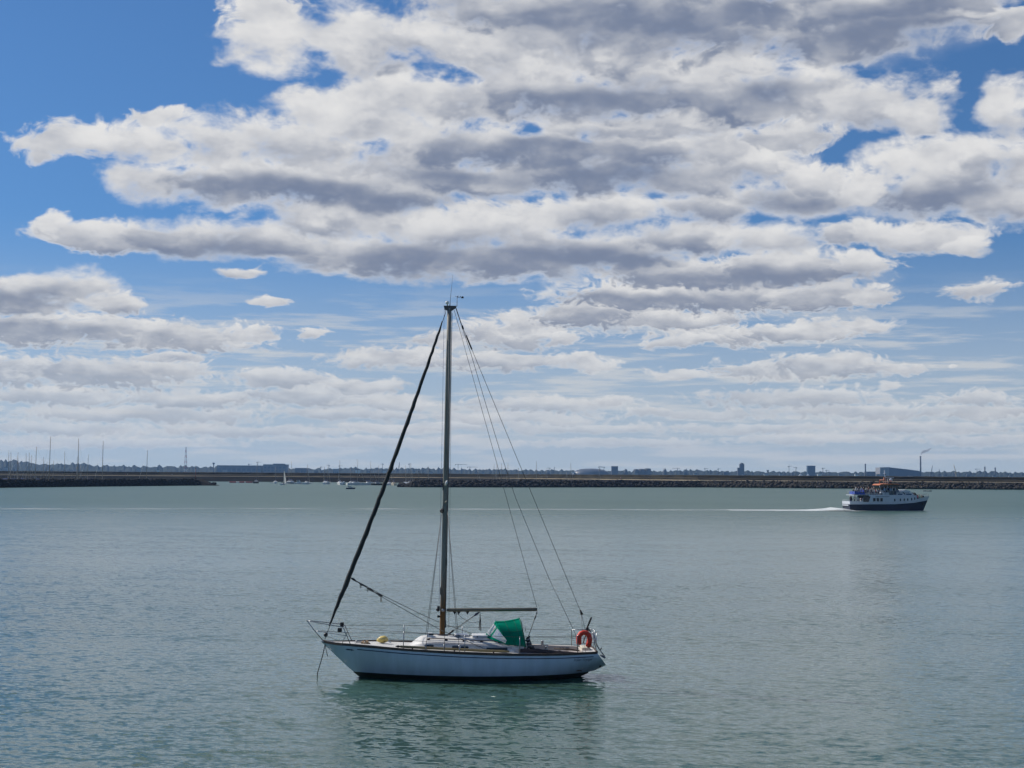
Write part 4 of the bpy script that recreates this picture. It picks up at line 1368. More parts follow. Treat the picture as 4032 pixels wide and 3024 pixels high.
# ------------------------------------------------------------------ passenger ferry
def make_ferry():
    yaw = R_(12)
    O = Vector((74.50, 337.62, 0)) + Vector((-math.sin(yaw), math.cos(yaw), 0)) * 2.3
    FM = Matrix.Translation(O) @ Matrix.Rotation(yaw, 4, 'Z')
    f = empty('passenger_ferry', O, yaw)
    tag(f, 'white and navy passenger ferry with orange roof heading right across the harbour', 'ferry')
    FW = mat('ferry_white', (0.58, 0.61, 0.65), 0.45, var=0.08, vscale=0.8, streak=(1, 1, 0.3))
    FB_ = mat('ferry_navy', (0.006, 0.014, 0.045), 0.4, color2=(0.004, 0.010, 0.03), vscale=0.6)
    FO = mat('ferry_orange', (0.46, 0.10, 0.035), 0.5, color2=(0.52, 0.22, 0.09), vscale=0.7)
    FG = mat('ferry_glass', (0.012, 0.018, 0.028), 0.1)
    FD = mat('ferry_dark_canvas', (0.035, 0.033, 0.032), 0.85)
    BLUE = mat('ferry_blue_banner', (0.02, 0.045, 0.24), 0.7, color2=(0.05, 0.10, 0.42), vscale=1.5)

    def shape(s):
        if s < 0.08:
            return 0.88 + 0.12 * s / 0.08
        return 1.0 if s < 0.55 else max(1 - ((s - 0.55) / 0.45) ** 2.1, 0.02)

    def pt(s, z):
        zf = z / 3.2
        return s * (18.3 + 1.45 * zf) - 0.15 - 0.25 * zf * (1 - s), 2.3 * shape(s) * (0.93 + 0.07 * min(zf, 1)), z

    def border(s): return lerp_tab([(0, 1.42), (0.55, 1.48), (0.8, 1.8), (1, 2.35)], s)
    def sheer(s): return lerp_tab([(0, 2.08), (0.25, 2.08), (0.6, 2.15), (0.8, 2.5), (0.86, 2.75), (1, 3.25)], s)
    S = [i / 40 for i in range(41)]
    lo, wh = MB(), MB()
    for sg in (-1, 1):
        lo.loft([[(p[0], sg * p[1], p[2]) for p in [pt(s, z) for z in (-0.6, 0, 0.5, 1.0, border(s))]] for s in S])
        wh.loft([[(p[0], sg * p[1], p[2]) for p in [pt(s, border(s) + (sheer(s) - border(s)) * k / 3) for k in range(4)]] for s in S])
    def plate(za, zb):
        a, b = pt(0, za), pt(0, zb)
        return [(a[0], -a[1], za), (a[0], a[1], za), (b[0], b[1], zb), (b[0], -b[1], zb)]
    lo.add(plate(-0.6, border(0)), [(0, 1, 2, 3)])
    wh.add(plate(border(0), sheer(0)), [(0, 1, 2, 3)])
    hull = lo.build('hull', FB_, f)
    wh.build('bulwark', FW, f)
    # rubbing strake and stern fender board
    for sg in (-1, 1):
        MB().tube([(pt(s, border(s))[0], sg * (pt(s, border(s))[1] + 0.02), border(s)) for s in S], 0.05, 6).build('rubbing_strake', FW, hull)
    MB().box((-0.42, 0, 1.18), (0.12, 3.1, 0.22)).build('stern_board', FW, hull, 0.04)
    MB().box((17.75, -0.80, 1.45), (0.5, 0.16, 0.28), rz=0.35).build('anchor', BLACK, hull)
    # main deck and superstructure flush with the sides
    MB().loft([[(pt(s, 1.5)[0], -pt(s, 1.5)[1] + 0.05, 1.5 + 0.9 * max(0, s - 0.55)), (pt(s, 1.5)[0], pt(s, 1.5)[1] - 0.05, 1.5 + 0.9 * max(0, s - 0.55))] for s in S]).build('main_deck', mat('ferry_deck', (0.16, 0.17, 0.19), 0.8), f)
    sup = MB()
    side = [i / 40 for i in range(9, 34)]
    for sg in (-1, 1):
        sup.loft([[(pt(s, 2.6)[0], sg * (pt(s, 3.2)[1] - 0.015), max(sheer(s) - 0.25, 1.9)), (pt(s, 2.6)[0], sg * (pt(s, 3.2)[1] - 0.015), 2.8), (pt(s, 2.6)[0], sg * (pt(s, 3.2)[1] - 0.05), 3.40)] for s in side], smooth=False)
    a, b = pt(side[0], 2.6), pt(side[-1], 2.6)
    sup.add([(a[0], -2.2, 1.5), (a[0], 2.2, 1.5), (a[0], 2.2, 3.4), (a[0], -2.2, 3.4)], [(0, 1, 2, 3)])
    hbw = pt(side[-1], 3.2)[1]
    sup.add([(b[0], -hbw, 1.8), (b[0], hbw, 1.8), (b[0] - 0.3, hbw, 3.4), (b[0] - 0.3, -hbw, 3.4)], [(0, 1, 2, 3)])
    sup.loft([[(pt(s, 2.6)[0], -pt(s, 3.2)[1] + 0.05, 3.39), (pt(s, 2.6)[0], pt(s, 3.2)[1] - 0.05, 3.39)] for s in side], smooth=False)
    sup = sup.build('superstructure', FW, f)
    for k, u in enumerate((5.35, 6.2, 7.05)):
        MB().box((u, -2.31, 2.42), (0.58, 0.04, 0.74)).build('window', FG, sup, 0.02)
        MB().box((u, 2.31, 2.42), (0.58, 0.04, 0.74)).build('window', FG, sup, 0.02)
    for u, z in ((10.2, 2.36), (11.55, 2.4), (12.5, 2.43), (13.4, 2.47), (14.45, 2.56), (15.3, 2.68)):
        for sg in (-1, 1):
            v = 2.3 * shape((u + 0.15) / 19.3)
            d = (2.3 * shape((u + 0.35) / 19.3) - 2.3 * shape((u - 0.05) / 19.3)) / 0.4
            ring = [(u + 0.16 * math.cos(t), sg * (v + 0.02 + d * 0.16 * math.cos(t)), z + 0.32 * math.sin(t)) for t in [2 * math.pi * i / 14 for i in range(14)]]
            MB().add(ring, [tuple(range(14))]).build('porthole', FG, sup)
    MB().box((7.3, -2.33, 3.12), (3.3, 0.05, 0.10)).build('gutter', mat('ferry_grey_trim', (0.2, 0.23, 0.28), 0.6), sup)
    # open side bay at the aft end of the saloon
    MB().add([(2.75, -2.29, 1.95), (4.05, -2.325, 1.95), (4.45, -2.325, 3.15), (2.75, -2.29, 3.15)], [(0, 1, 2, 3)]).build('side_bay', FG, sup)
    # upper deck with rail, awning and banners
    ud = MB().box((6.0, 0, 3.44), (10.4, 4.5, 0.09)).build('upper_deck', FW, f)
    MB().box((0.95, 0, 3.42), (0.5, 4.2, 0.13)).build('upper_deck_edge', FW, ud)
    cur = []
    for i in range(30):
        u = 1.5 + 2.7 * i / 29
        cur.append([(u, -2.24, 3.39), (u, -2.26 + 0.03 * math.sin(i), 3.0), (u, -2.25, 2.82 + 0.10 * math.sin(i * 0.9) + 0.04 * math.sin(i * 2.3))])
    MB().loft(cur).build('side_awning', FD, ud)
    for u in (1.6, 2.7):
        for sg in (-1, 1):
            MB().tube([(u, sg * 2.15, 1.5), (u, sg * 2.15, 3.4)], 0.05, 6).build('deck_post', FW, ud)
    rail = MB()
    for sg in (-1, 1):
        for z in (3.85, 4.15, 4.45):
            rail.tube([(0.8, sg * 2.18, z), (10.8, sg * 2.18, z)], 0.018, 5)
        for i in range(12):
            rail.tube([(0.8 + i * 0.909, sg * 2.18, 3.45), (0.8 + i * 0.909, sg * 2.18, 4.45)], 0.022, 5)
    for z in (3.85, 4.15, 4.45):
        rail.tube([(0.8, -2.18, z), (0.8, 2.18, z)], 0.022, 5)
    rail.build('upper_rail', mat('ferry_rail_grey', (0.22, 0.24, 0.27), 0.5), ud)
    for u0, u1, z1, zb in ((0.8, 2.0, 4.2, 3.6), (2.0, 3.2, 4.0, 3.52)):
        n = []
        for i in range(10):
            u = u0 + (u1 - u0) * i / 9
            n.append([(u, -2.21, zb), (u, -2.24 + 0.03 * math.sin(i * 1.3 + u0), (zb + z1) / 2), (u, -2.21, z1 + 0.07 * math.sin(i * 0.8 + u0))])
        MB().loft(n).build('banner', BLUE, ud)
    MB().add([(0.8, -2.15, 3.6), (0.8, 0.6, 3.6), (0.8, 0.6, 4.25), (0.8, -2.15, 4.25)], [(0, 1, 2, 3)]).build('banner', BLUE, ud)
    for k in range(9):
        for v in (-1.25, 0.9):
            MB().box((1.5 + k * 0.58, v, 3.70), (0.36, 1.3, 0.44)).build('bench', mat('ferry_bench', (0.35, 0.37, 0.40), 0.7), ud)
    MB().box((8.2, -1.9, 3.75), (1.6, 0.5, 0.55)).build('raft_locker', FW, ud, 0.1)
    for u in (7.0, 7.45):
        MB().ball((u, -1.9, 3.85), 0.3, 10, 7, sq=(0.7, 1, 1)).build('liferaft_canister', FW, ud)
    # wheelhouse
    whh = MB().prism([(7.2, 3.47), (7.2, 4.55), (11.5, 4.55), (11.8, 3.47)], -1.7, 1.7).build('wheelhouse', mat('wheelhouse_grey', (0.16, 0.19, 0.25), 0.5), f)
    MB().prism([(7.25, 4.55), (6.9, 5.62), (10.9, 5.75), (11.45, 4.55)], -1.62, 1.62).build('wheelhouse_glazing', FG, whh)
    for u, l in ((7.2, -0.32), (8.9, -0.1), (10.3, -0.3)):
        for sg in (-1, 1):
            MB().tube([(u, sg * 1.63, 4.52), (u + l, sg * 1.63, 5.66)], 0.045, 5).build('window_pillar', FW, whh)
    MB().box((8.1, -1.73, 4.30), (1.9, 0.05, 0.22)).build('white_panel', FW, whh)
    MB().box((8.1, -1.73, 3.95), (1.2, 0.05, 0.16)).build('white_panel', FW, whh)
    MB().prism([(6.75, 5.60), (7.2, 5.86), (9.3, 6.02), (11.2, 5.92), (11.75, 5.70)], -1.85, 1.85).build('roof', FO, whh)
    MB().prism([(9.2, 5.55), (9.2, 5.74), (11.9, 5.70), (12.0, 5.40)], -1.87, 1.87).build('visor', BLACK, whh)
    # mast, radar arch, domes
    ms = MB().tube([(9.15, -0.2, 5.9), (8.75, -0.2, 8.9)], [0.09, 0.04], 8)
    ms.tube([(8.78, -0.75, 8.2), (8.78, 0.35, 8.2)], 0.03, 5)
    ms.build('mast', FW, f)
    ar = MB()
    ar.tube([(8.1, -1.1, 5.9), (8.2, -1.1, 6.75), (8.3, 1.1, 6.75), (8.2, 1.1, 5.9)], 0.09, 6)
    ar.box((8.4, -1.0, 7.0), (0.35, 0.35, 0.6))
    ar.build('radar_arch', mat('ferry_arch', (0.40, 0.16, 0.10), 0.5), f)
    MB().box((10.0, -0.2, 7.25), (2.0, 0.35, 0.16)).tube([(9.6, -0.2, 6.0), (9.6, -0.2, 7.2)], 0.08, 6).build('radar_scanner', FW, f)
    MB().ball((10.1, -0.6, 6.75), 0.36, 12, 8).build('satellite_dome', FW, f)
    MB().tube([(8.80, -0.2, 7.9), (9.15, -0.2, 7.95)], [0.04, 0.09], 6).build('horn', BLACK, f)
    # raised fore cabin
    fc = MB()
    fc.prism([(10.9, 3.38), (10.9, 3.95), (13.1, 4.62), (14.15, 4.35), (15.0, 3.55), (15.3, 3.38)], -1.75, 1.75)
    fc = fc.build('fore_cabin', FW, f)
    for u0, u1 in ((11.2, 12.3), (13.2, 14.5)):
        MB().box(((u0 + u1) / 2, -1.765, 3.62), (u1 - u0, 0.02, 0.24)).build('cabin_window', mat('ferry_blue_glass', (0.03, 0.07, 0.16), 0.2), fc)
    MB().add([(12.35, -1.775, 4.05), (12.6, -1.775, 4.05), (13.1, -1.775, 3.6), (12.8, -1.775, 3.55)], [(0, 1, 2, 3)]).build('cabin_window', FG, fc)
    cu = bpy.data.curves.new('ferry_name', 'FONT')
    cu.body = 'DUBLIN BAY CRUISES'
    cu.size = 0.30
    to = bpy.data.objects.new('ferry_name', cu)
    COL.objects.link(to)
    bpy.context.view_layer.update()
    me = bpy.data.meshes.new_from_object(to.evaluated_get(bpy.context.evaluated_depsgraph_get()))
    bpy.data.objects.remove(to)
    me.transform(Matrix.Translation((11.1, -1.80, 3.84)) @ Matrix.Rotation(R_(90), 4, 'X'))
    me.materials.append(FB_)
    # bow rail and pulpit gear
    br = MB()
    for sg in (-1, 1):
        pp_ = [(pt(s, sheer(s))[0], sg * (pt(s, sheer(s))[1] - 0.06), sheer(s) + 0.55) for s in (0.86, 0.9, 0.95, 0.99)]
        br.tube(pp_, 0.025, 5)
        for p in pp_:
            br.tube([(p[0], p[1], p[2] - 0.6), p], 0.022, 5)
    br.build('bow_rail', STEEL, f)
    MB().prism([(15.9, 2.5), (15.7, 4.0), (15.95, 3.95), (16.9, 2.7)], -0.7, 0.7).build('fore_ventilator', BLACK, f)
    MB().tube([(18.0, -0.25, 3.05), (18.0, 0.25, 3.05)], 0.3, 14).build('windlass', BLACK, f)
    # passengers
    r = random.Random(21)
    tops = ['grey', 'navy', 'bright blue', 'bright blue', 'black', 'navy', 'white', 'black', 'grey', 'white', 'red', 'white', 'navy', 'pale blue', 'grey', 'navy', 'pale blue', 'white', 'black', 'white']
    ordn = ['first', 'second', 'third', 'fourth', 'fifth', 'sixth', 'seventh', 'eighth', 'ninth', 'tenth', 'eleventh', 'twelfth', 'thirteenth', 'fourteenth', 'fifteenth', 'sixteenth', 'seventeenth', 'eighteenth', 'nineteenth', 'twentieth']

    def world(u, v, z): return FM @ Vector((u, v, z))
    us = [1.5, 1.95, 2.6, 3.2, 3.75, 4.2, 4.6, 5.05, 5.4, 5.75, 6.05, 6.4, 6.75, 7.9, 8.4, 8.85, 9.3, 9.75, 10.15, 10.5]
    for k, t in enumerate(tops):
        st = k in (0, 13, 17, 18, 19)
        u = us[k]
        v = r.choice((-1.3, -1.65)) if not (u > 7) else -1.95
        h = r.choice((0, 1, 2, 3, 0, 1))
        person('standing' if st or u > 7 else 'seated', world(u, v, 3.485 if (st or u > 7) else 3.47), yaw + r.uniform(-0.7, 0.7) + (3.1 if r.random() < 0.3 else 0), t, r.choice(('navy', 'black', 'grey')), h,
               'passenger in %s with %s hair, %s from the stern along the ferry upper rail' % (t, HN[h], ordn[k]), 'passengers on the ferry upper deck')
    r2 = random.Random(5)
    for k in range(9):
        u = 1.7 + k * 0.55
        h = r2.choice((0, 1, 2, 3))
        t = r2.choice(('black', 'navy', 'dark green', 'grey', 'maroon'))
        person('seated', world(u, 0.6 + 0.5 * (k % 2), 3.47), yaw + r2.uniform(-0.5, 0.5), t, 'black', h,
               'passenger in %s, %s from the stern on the far upper ferry bench' % (t, ordn[k]), 'passengers on the ferry upper deck')
    for k in range(8):
        u = 2.0 + k * 0.62
        t = ('white', 'navy', 'pale blue', 'black', 'beige', 'maroon', 'grey', 'dark green')[k]
        person('standing', world(u, -0.35 + 0.25 * (k % 2), 3.485), yaw + r2.uniform(-2, 2), t, 'navy', k % 4, 'passenger in %s standing in the aisle, %s from the stern, ferry upper deck' % (t, ordn[k]), 'passengers on the ferry upper deck')
    aft = [('black', 0.25, -1.2), ('black', 0.75, -0.6), ('grey', 1.3, -1.0), ('white', 1.75, -1.5), ('maroon', 2.15, -1.3), ('pink', 2.6, -1.6)]
    for k, (t, u, v) in enumerate(aft):
        person('standing', world(u, v, 1.505), yaw + r.uniform(-1, 1), t, 'navy', k % 3, 'passenger in %s standing %s from the stern on the ferry lower aft deck' % (t, ordn[k]), 'passengers on the ferry aft deck')
    bow = [('pink', 16.35, -0.95), ('mint green', 16.95, -0.6), ('beige', 17.5, -0.4), ('maroon', 17.15, 0.5), ('black', 16.5, 0.6)]
    for k, (t, u, v) in enumerate(bow):
        person('standing', world(u, v, 1.86), yaw + r.uniform(-1, 1), t, 'black', k % 3, 'passenger in %s standing in the bow of the ferry' % t, 'passengers in the ferry bow')
    # benches and rail on the aft deck
    MB().tube([(-0.3, -1.9, 2.3), (-0.3, 1.9, 2.3)], 0.03, 5).build('aft_rail', FW, f)
    nm = put('name_lettering', me, fc)


make_ferry()

# ------------------------------------------------------------------ moored boats
BH = {'white': mat('boat_white', (0.8, 0.8, 0.79), 0.4, var=0.1), 'cream': mat('boat_cream', (0.55, 0.49, 0.38), 0.5, var=0.12), 'dark': mat('boat_dark', (0.07, 0.06, 0.055), 0.5),
      'navy': mat('boat_navy', (0.015, 0.03, 0.08), 0.4), 'grey': mat('boat_grey', (0.24, 0.27, 0.32), 0.5)}
MASTG = mat('mast_alloy', (0.20, 0.19, 0.18), 0.5, metal=0.2)
COVER = mat('sail_cover_blue', (0.04, 0.07, 0.2), 0.8)
CABG = mat('cabin_glass', (0.02, 0.025, 0.035), 0.15)


def boat_hull(L, B, F, flat=0.75):
    """half-lofted open-top hull with a deck, bow at +x"""
    mb = MB()
    S = [i / 14 for i in range(15)]

    def pt(s, z, sg):
        zf = max(z, 0) / F
        w = B / 2 * (0.72 + 0.28 * math.sin(min(s / 0.5, 1) * math.pi / 2)) * (1 if s < 0.5 else max(1 - ((s - 0.5) / 0.5) ** 2.2, 0.02)) * (flat + (1 - flat) * zf)
        return (-L / 2 + L * s * (0.93 + 0.07 * zf), sg * w, z)
    for sg in (-1, 1):
        mb.loft([[pt(s, z, sg) for z in (-0.3, 0, F * 0.5, F + 0.18 * F * (s - 0.4))] for s in S])
    mb.loft([[pt(s, F + 0.18 * F * (s - 0.4), -1), pt(s, F + 0.18 * F * (s - 0.4) + 0.05, -1)[:1] + (0,) + (F + 0.18 * F * (s - 0.4) + 0.06,), pt(s, F + 0.18 * F * (s - 0.4), 1)] for s in S])
    a = [pt(0, z, -1) for z in (-0.3, F * 0.5, F * 0.93)] + [pt(0, z, 1) for z in (F * 0.93, F * 0.5, -0.3)]
    mb.add(a, [tuple(range(6))])
    return mb


HULLS = {}


def hull_mesh(L, B, F, col):
    k = (L, B, F, col)
    if k not in HULLS:
        HULLS[k] = boat_hull(L, B, F).mesh('hull', BH[col])
    return HULLS[k]


def moored_yacht(px, dist, L, head, mh, label, col='white', lean=0.0, group=None, boom_cover=True, stays=True, r=0.075):
    x, y = bearing(px, dist)
    y_ = empty('moored_yacht', (x, y, 0), head)
    tag(y_, label, 'yacht', group)
    L = round(L * 1.3, 2)
    B, F = round(L * 0.33, 2), round(L * 0.14, 2)
    put('hull', hull_mesh(L, B, F, col), y_)
    c = MB()
    c.loft([[(u, -w, F), (u, -w * 0.85, F + h), (u, w * 0.85, F + h), (u, w, F)] for u, w, h in ((-L * 0.16, B * 0.29, 0.6), (0, B * 0.3, 0.65), (L * 0.16, B * 0.24, 0.55), (L * 0.24, B * 0.12, 0.06))], cap=True, smooth=False)
    c = c.build('cabin', BH['white'] if col != 'cream' else BH['cream'], y_)
    for sg in (-1, 1):
        MB().box((0, sg * B * 0.285, F + 0.33), (L * 0.2, 0.05, 0.16)).build('cabin_window', CABG, c)
    mu = L * 0.10
    top = (mu - mh * 0.012, lean * mh, mh)
    MB().tube([(mu, 0, F + 0.3), top], [r, r * 0.7], 8).build('mast', MASTG, y_)
    MB().tube([(mu - 0.1, 0, F + 1.25), (mu - L * 0.36, 0, F + 1.3)], [0.07, 0.06], 6).build('boom', MASTG, y_)
    if boom_cover:
        MB().tube([(mu - 0.1, 0, F + 1.42), (mu - L * 0.2, 0, F + 1.45), (mu - L * 0.34, 0, F + 1.40)], [0.13, 0.16, 0.07], 8).build('sail_cover', COVER, y_)
    if stays:
        MB().tube([(L * 0.5, 0, F + 0.2), (top[0], top[1], mh * 0.97)], 0.03, 5).build('furled_jib', BH['white'] if col == 'white' else BH['grey'], y_)
        MB().tube([(-L * 0.49, 0, F), (top[0], top[1], mh)], 0.014, 4).build('backstay', MASTG, y_)
        for sg in (-1, 1):
            MB().tube([(mu - 0.15, sg * B * 0.45, F), (mu + (top[0] - mu) * .55, sg * B * 0.24 + lean * mh * .55, mh * 0.55), top], 0.012, 4).build('shroud', MASTG, y_)
            MB().tube([(mu + (top[0] - mu) * .55, lean * mh * .55, mh * 0.55), (mu + (top[0] - mu) * .55, sg * B * 0.24 + lean * mh * .55, mh * 0.55)], 0.025, 4).build('spreader', MASTG, y_)
    return y_


def mh_at(px, top, dist):
    return round((1857.2 + 0.00637 * px - top) * dist / 6057 + 7.35, 2)


# yachts lying behind the left mole: only their rigs rise over it
LEFT = [(6, 1756, 800), (32, 1773, 830), (40, 1778, 860), (67, 1795, 850), (84, 1781, 840), (99, 1784, 860), (111, 1782, 835), (137, 1793, 880), (156, 1760, 810), (169, 1800, 880), (208, 1720, 800),
        (250, 1778, 850), (304, 1727, 820), (317, 1795, 900), (359, 1790, 900), (416, 1736, 860), (590, 1774, 930), (72, 1812, 905), (196, 1818, 900), (222, 1815, 905), (300, 1838, 915), (328, 1832, 925)]
ORD = ['first', 'second', 'third', 'fourth', 'fifth', 'sixth', 'seventh', 'eighth', 'ninth', 'tenth', 'eleventh', 'twelfth', 'thirteenth', 'fourteenth', 'fifteenth', 'sixteenth', 'seventeenth', 'eighteenth', 'nineteenth', 'twentieth',
       'twenty-first', 'twenty-second', 'twenty-third', 'twenty-fourth']
r = random.Random(31)
order = sorted(range(len(LEFT)), key=lambda i: LEFT[i][0])
for rank, i in enumerate(order):
    px, top, d = LEFT[i]
    h = mh_at(px, top, d)
    size = 'very tall' if h > 22 else ('tall' if h > 16 else 'short')
    moored_yacht(px, d, 11.0 if h > 16 else 8.5, r.uniform(-0.6, 0.6) + (3.14 if r.random() < 0.5 else 0), h, '%s bare mast behind the left mole, %s from the left edge of the photo' % (size, ORD[rank]),
                 r.choice(('white', 'white', 'cream', 'navy')), r.uniform(-0.012, 0.012), 'yachts behind the left mole', r=0.17 if h > 20 else 0.125, stays=True)
RIGHT = [(1600, 1832, 1010), (1618, 1824, 1030), (1690, 1836, 1060), (1946, 1827, 1080), (1961, 1824, 1100), (1978, 1824, 1090), (2005, 1824, 1085), (2041, 1842, 1110), (2113, 1816, 1080), (2231, 1858, 1060), (2247, 1822, 1080), (2358, 1837, 1075), (1880, 1850, 1120), (2150, 1850, 1100)]
order = sorted(range(len(RIGHT)), key=lambda i: RIGHT[i][0])
for rank, i in enumerate(order):
    px, top, d = RIGHT[i]
    h = max(mh_at(px, top, d), 9)
    moored_yacht(px, d, 9.5, r.uniform(-0.5, 0.5) + 1.57, h, 'moored yacht with its mast showing above the right boulder mole, %s from the mole tip' % ORD[rank], 'white', r.uniform(-0.02, 0.02), 'yachts behind the right mole', r=0.12)

# boats in the gap between the moles
GAP = [(1014, 1130, 7.5, 1.4, 1823, 'dark', 'dark-hulled yacht just right of the red and white floating boom'),
       (1089, 1130, 7.0, 1.7, 1838, 'white', 'white yacht seen end-on, left neighbour of the boat under sail'),
       (1145, 1100, 8.0, 2.4, 1842, 'grey', 'grey yacht between the boat under sail and the white motor cruiser'),
       (1153, 1125, 7.5, 2.1, 1817, 'grey', 'grey yacht with the tall mast close beside the white motor cruiser'),
       (1212, 1060, 7.5, 1.3, 1829, 'white', 'white yacht just right of the motor cruiser'),
       (1283, 1120, 7.0, 1.9, 1835, 'white', 'left yacht of the close pair with leaning masts'),
       (1292, 1090, 7.5, 1.2, 1835, 'white', 'right yacht of the close pair with leaning masts'),
       (1342, 1035, 8.5, 1.9, 1810, 'white', 'white yacht with a tall mast, beside the small blue and white motor boat'),
       (1384, 1120, 7.0, 1.7, 1840, 'white', 'small white yacht half hidden behind the larger cruising yacht'),
       (1404, 1010, 9.0, 0.35, 1808, 'white', 'larger white cruising yacht lying side-on right behind the dark launch'),
       (1457, 1030, 8.5, 0.4, 1816, 'white', 'white yacht with a red cockpit cover, left of the furled sail of the near yacht'),
       (1490, 1020, 6.5, 0.25, 1834, 'dark', 'dark-hulled yacht lying close to the furled sail of the near yacht'),
       (1536, 1030, 7.5, 1.2, 1842, 'white', 'white yacht just right of the furled sail of the near yacht'),
       (1553, 1015, 7.5, 1.9, 1834, 'cream', 'cream-hulled yacht nearest the tip of the right mole')]
for px, d, L, head, top, col, lab in GAP:
    moored_yacht(px, d, L, head, mh_at(px, top, d), lab, col, 0.03 if px in (1283, 1490) else 0.0, 'boats moored between the moles', r=0.12)


def motor_boat(px, dist, L, head, label, hullc, cab=1.0, name='motor_boat', aft=False):
    x, y = bearing(px, dist)
    b = empty(name, (x, y, 0), head)
    tag(b, label, 'motor boat', 'boats moored between the moles')
    B, F = L * 0.36, L * 0.14
    put('hull', hull_mesh(L, round(B, 2), round(F, 2), hullc), b)
    o = -L * 0.12 if aft else 0.0
    h = 1.25 * cab
    c = MB().loft([[(u + o, -w, F), (u + o, -w, F + hh), (u + o, w, F + hh), (u + o, w, F)] for u, w, hh in ((-L * 0.2, B * 0.36, h * 0.95), (0, B * 0.38, h), (L * 0.10, B * 0.35, h * 0.97), (L * 0.21, B * 0.30, h * 0.3))], cap=True, smooth=False).build('cabin', BH['white'], b)
    for sg in (-1, 1):
        MB().box((o - L * 0.05, sg * (B * 0.382), F + h * 0.66), (L * 0.26, 0.03, h * 0.34)).build('side_window', CABG, c)
    MB().add([(o + L * 0.112, -B * 0.29, F + h * 0.86), (o + L * 0.112, B * 0.29, F + h * 0.86), (o + L * 0.19, B * 0.25, F + h * 0.45), (o + L * 0.19, -B * 0.25, F + h * 0.45)], [(0, 1, 2, 3)]).build('windscreen', CABG, c)
    rl = MB()
    rl.tube([(L * 0.2, -B * 0.4, F + 0.55), (L * 0.48, 0, F + 0.75), (L * 0.2, B * 0.4, F + 0.55)], 0.025, 5)
    for u, v in ((0.2, -0.4), (0.35, -0.22), (0.35, 0.22), (0.2, 0.4)):
        rl.tube([(L * u, B * v, F), (L * u, B * v, F + 0.6)], 0.02, 5)
    rl.build('bow_rail', STEEL, b)
    return b


motor_boat(1180, 1085, 6.6, 0.15, 'white motor cruiser with a tall wheelhouse, right of the boat under sail', 'white', 1.45)
motor_boat(1358, 1060, 4.6, 1.25, 'small motor boat with a blue hull and white cabin among the yachts', 'navy', 1.2)
lau = motor_boat(1385, 748, 4.6, 0.06, 'dark blue open launch under way in front of the moored yachts', 'navy', 0.55, 'launch')
motor_boat(1597, 985, 5.0, 1.9, 'white motor boat tucked in behind the tip of the right mole', 'white', 0.9)
dx, dy_ = bearing(1384, 748)
person('standing', (dx - 0.9, dy_ - 0.25, 0.12), 0.3, 'black', 'navy', 0, 'person in black standing at the helm of the dark blue launch', None)
for px, d, lab in ((1075, 1165, 'small white dinghy left of the end-on white yacht'), (1228, 1165, 'low white dinghy right of the yacht beside the motor cruiser'), (1514, 1080, 'small white dinghy behind the furled sail of the near yacht')):
    x, y = bearing(px, d)
    dg = empty('dinghy', (x, y, 0), 0.3)
    tag(dg, lab, 'dinghy', 'dinghies between the moles')
    put('hull', hull_mesh(3.2, 1.4, 0.5, 'white'), dg)
    MB().box((-0.3, 0, 0.56), (0.25, 1.1, 0.05)).build('thwart', TEAK, dg)
    MB().box((-1.62, 0, 0.6), (0.2, 0.28, 0.5)).build('outboard_motor', BLACK, dg)


def boat_under_sail():
    x, y = bearing(1119, 996)
    b = empty('sailing_boat', (x, y, 0), R_(75))
    tag(b, 'small yacht under white sail between the two moles', 'sailing boat')
    put('hull', hull_mesh(7.0, 2.5, 0.9, 'white'), b)
    MB().tube([(0.6, 0, 0.9), (0.5, -0.25, 9.7)], [0.08, 0.05], 8).build('mast', MASTG, b)
    SAIL = cloth_material('white_sailcloth', (0.72, 0.71, 0.66), 0.35)
    m = []
    for i in range(15):
        q = i / 14
        z = 1.9 + 7.7 * q
        w = 3.2 * (1 - q) ** 0.75
        row = []
        for k in range(7):
            t = k / 6
            row.append((0.58 - 0.1 * q - w * t * 0.55, -0.02 * z - w * t * 0.83 - 0.0, z - 0.0))
            row[-1] = (row[-1][0] + 0.25 * math.sin(math.pi * t) * (1 - q * 0.7), row[-1][1], row[-1][2])
        m.append(row)
    MB().loft(m).build('mainsail', SAIL, b)
    m = []
    for i in range(13):
        q = i / 12
        p0 = Vector((3.4, 0, 1.2)).lerp(Vector((0.62, -0.2, 8.6)), q)
        w = 2.6 * (1 - q)
        m.append([tuple(p0 + Vector((-w * t * 0.8, -w * t * 0.55 - 0.35 * math.sin(math.pi * t) * (1 - q), 0.1 * t))) for t in [k / 5 for k in range(6)]])
    MB().loft(m).build('jib', SAIL, b)
    MB().tube([(0.55, 0, 1.8), (-1.2, -2.6, 1.85)], 0.05, 6).build('boom', MASTG, b)
    MB().loft([[(u, -w, 0.95), (u, -w * .8, 1.3), (u, w * .8, 1.3), (u, w, 0.95)] for u, w in ((-0.6, 0.6), (0.6, 0.6), (1.6, 0.3))], cap=True, smooth=False).build('cabin', BH['grey'], b)


boat_under_sail()
# crew of the boat under sail
bx, by = bearing(1119, 996)
for k, (dx_, t) in enumerate(((-0.5, 'navy'), (0.45, 'black'))):
    person('seated', (bx + dx_, by - 2.2, 0.55), 1.2, t, 'black', k, 'crew member in %s in the cockpit of the boat under sail' % t, None)

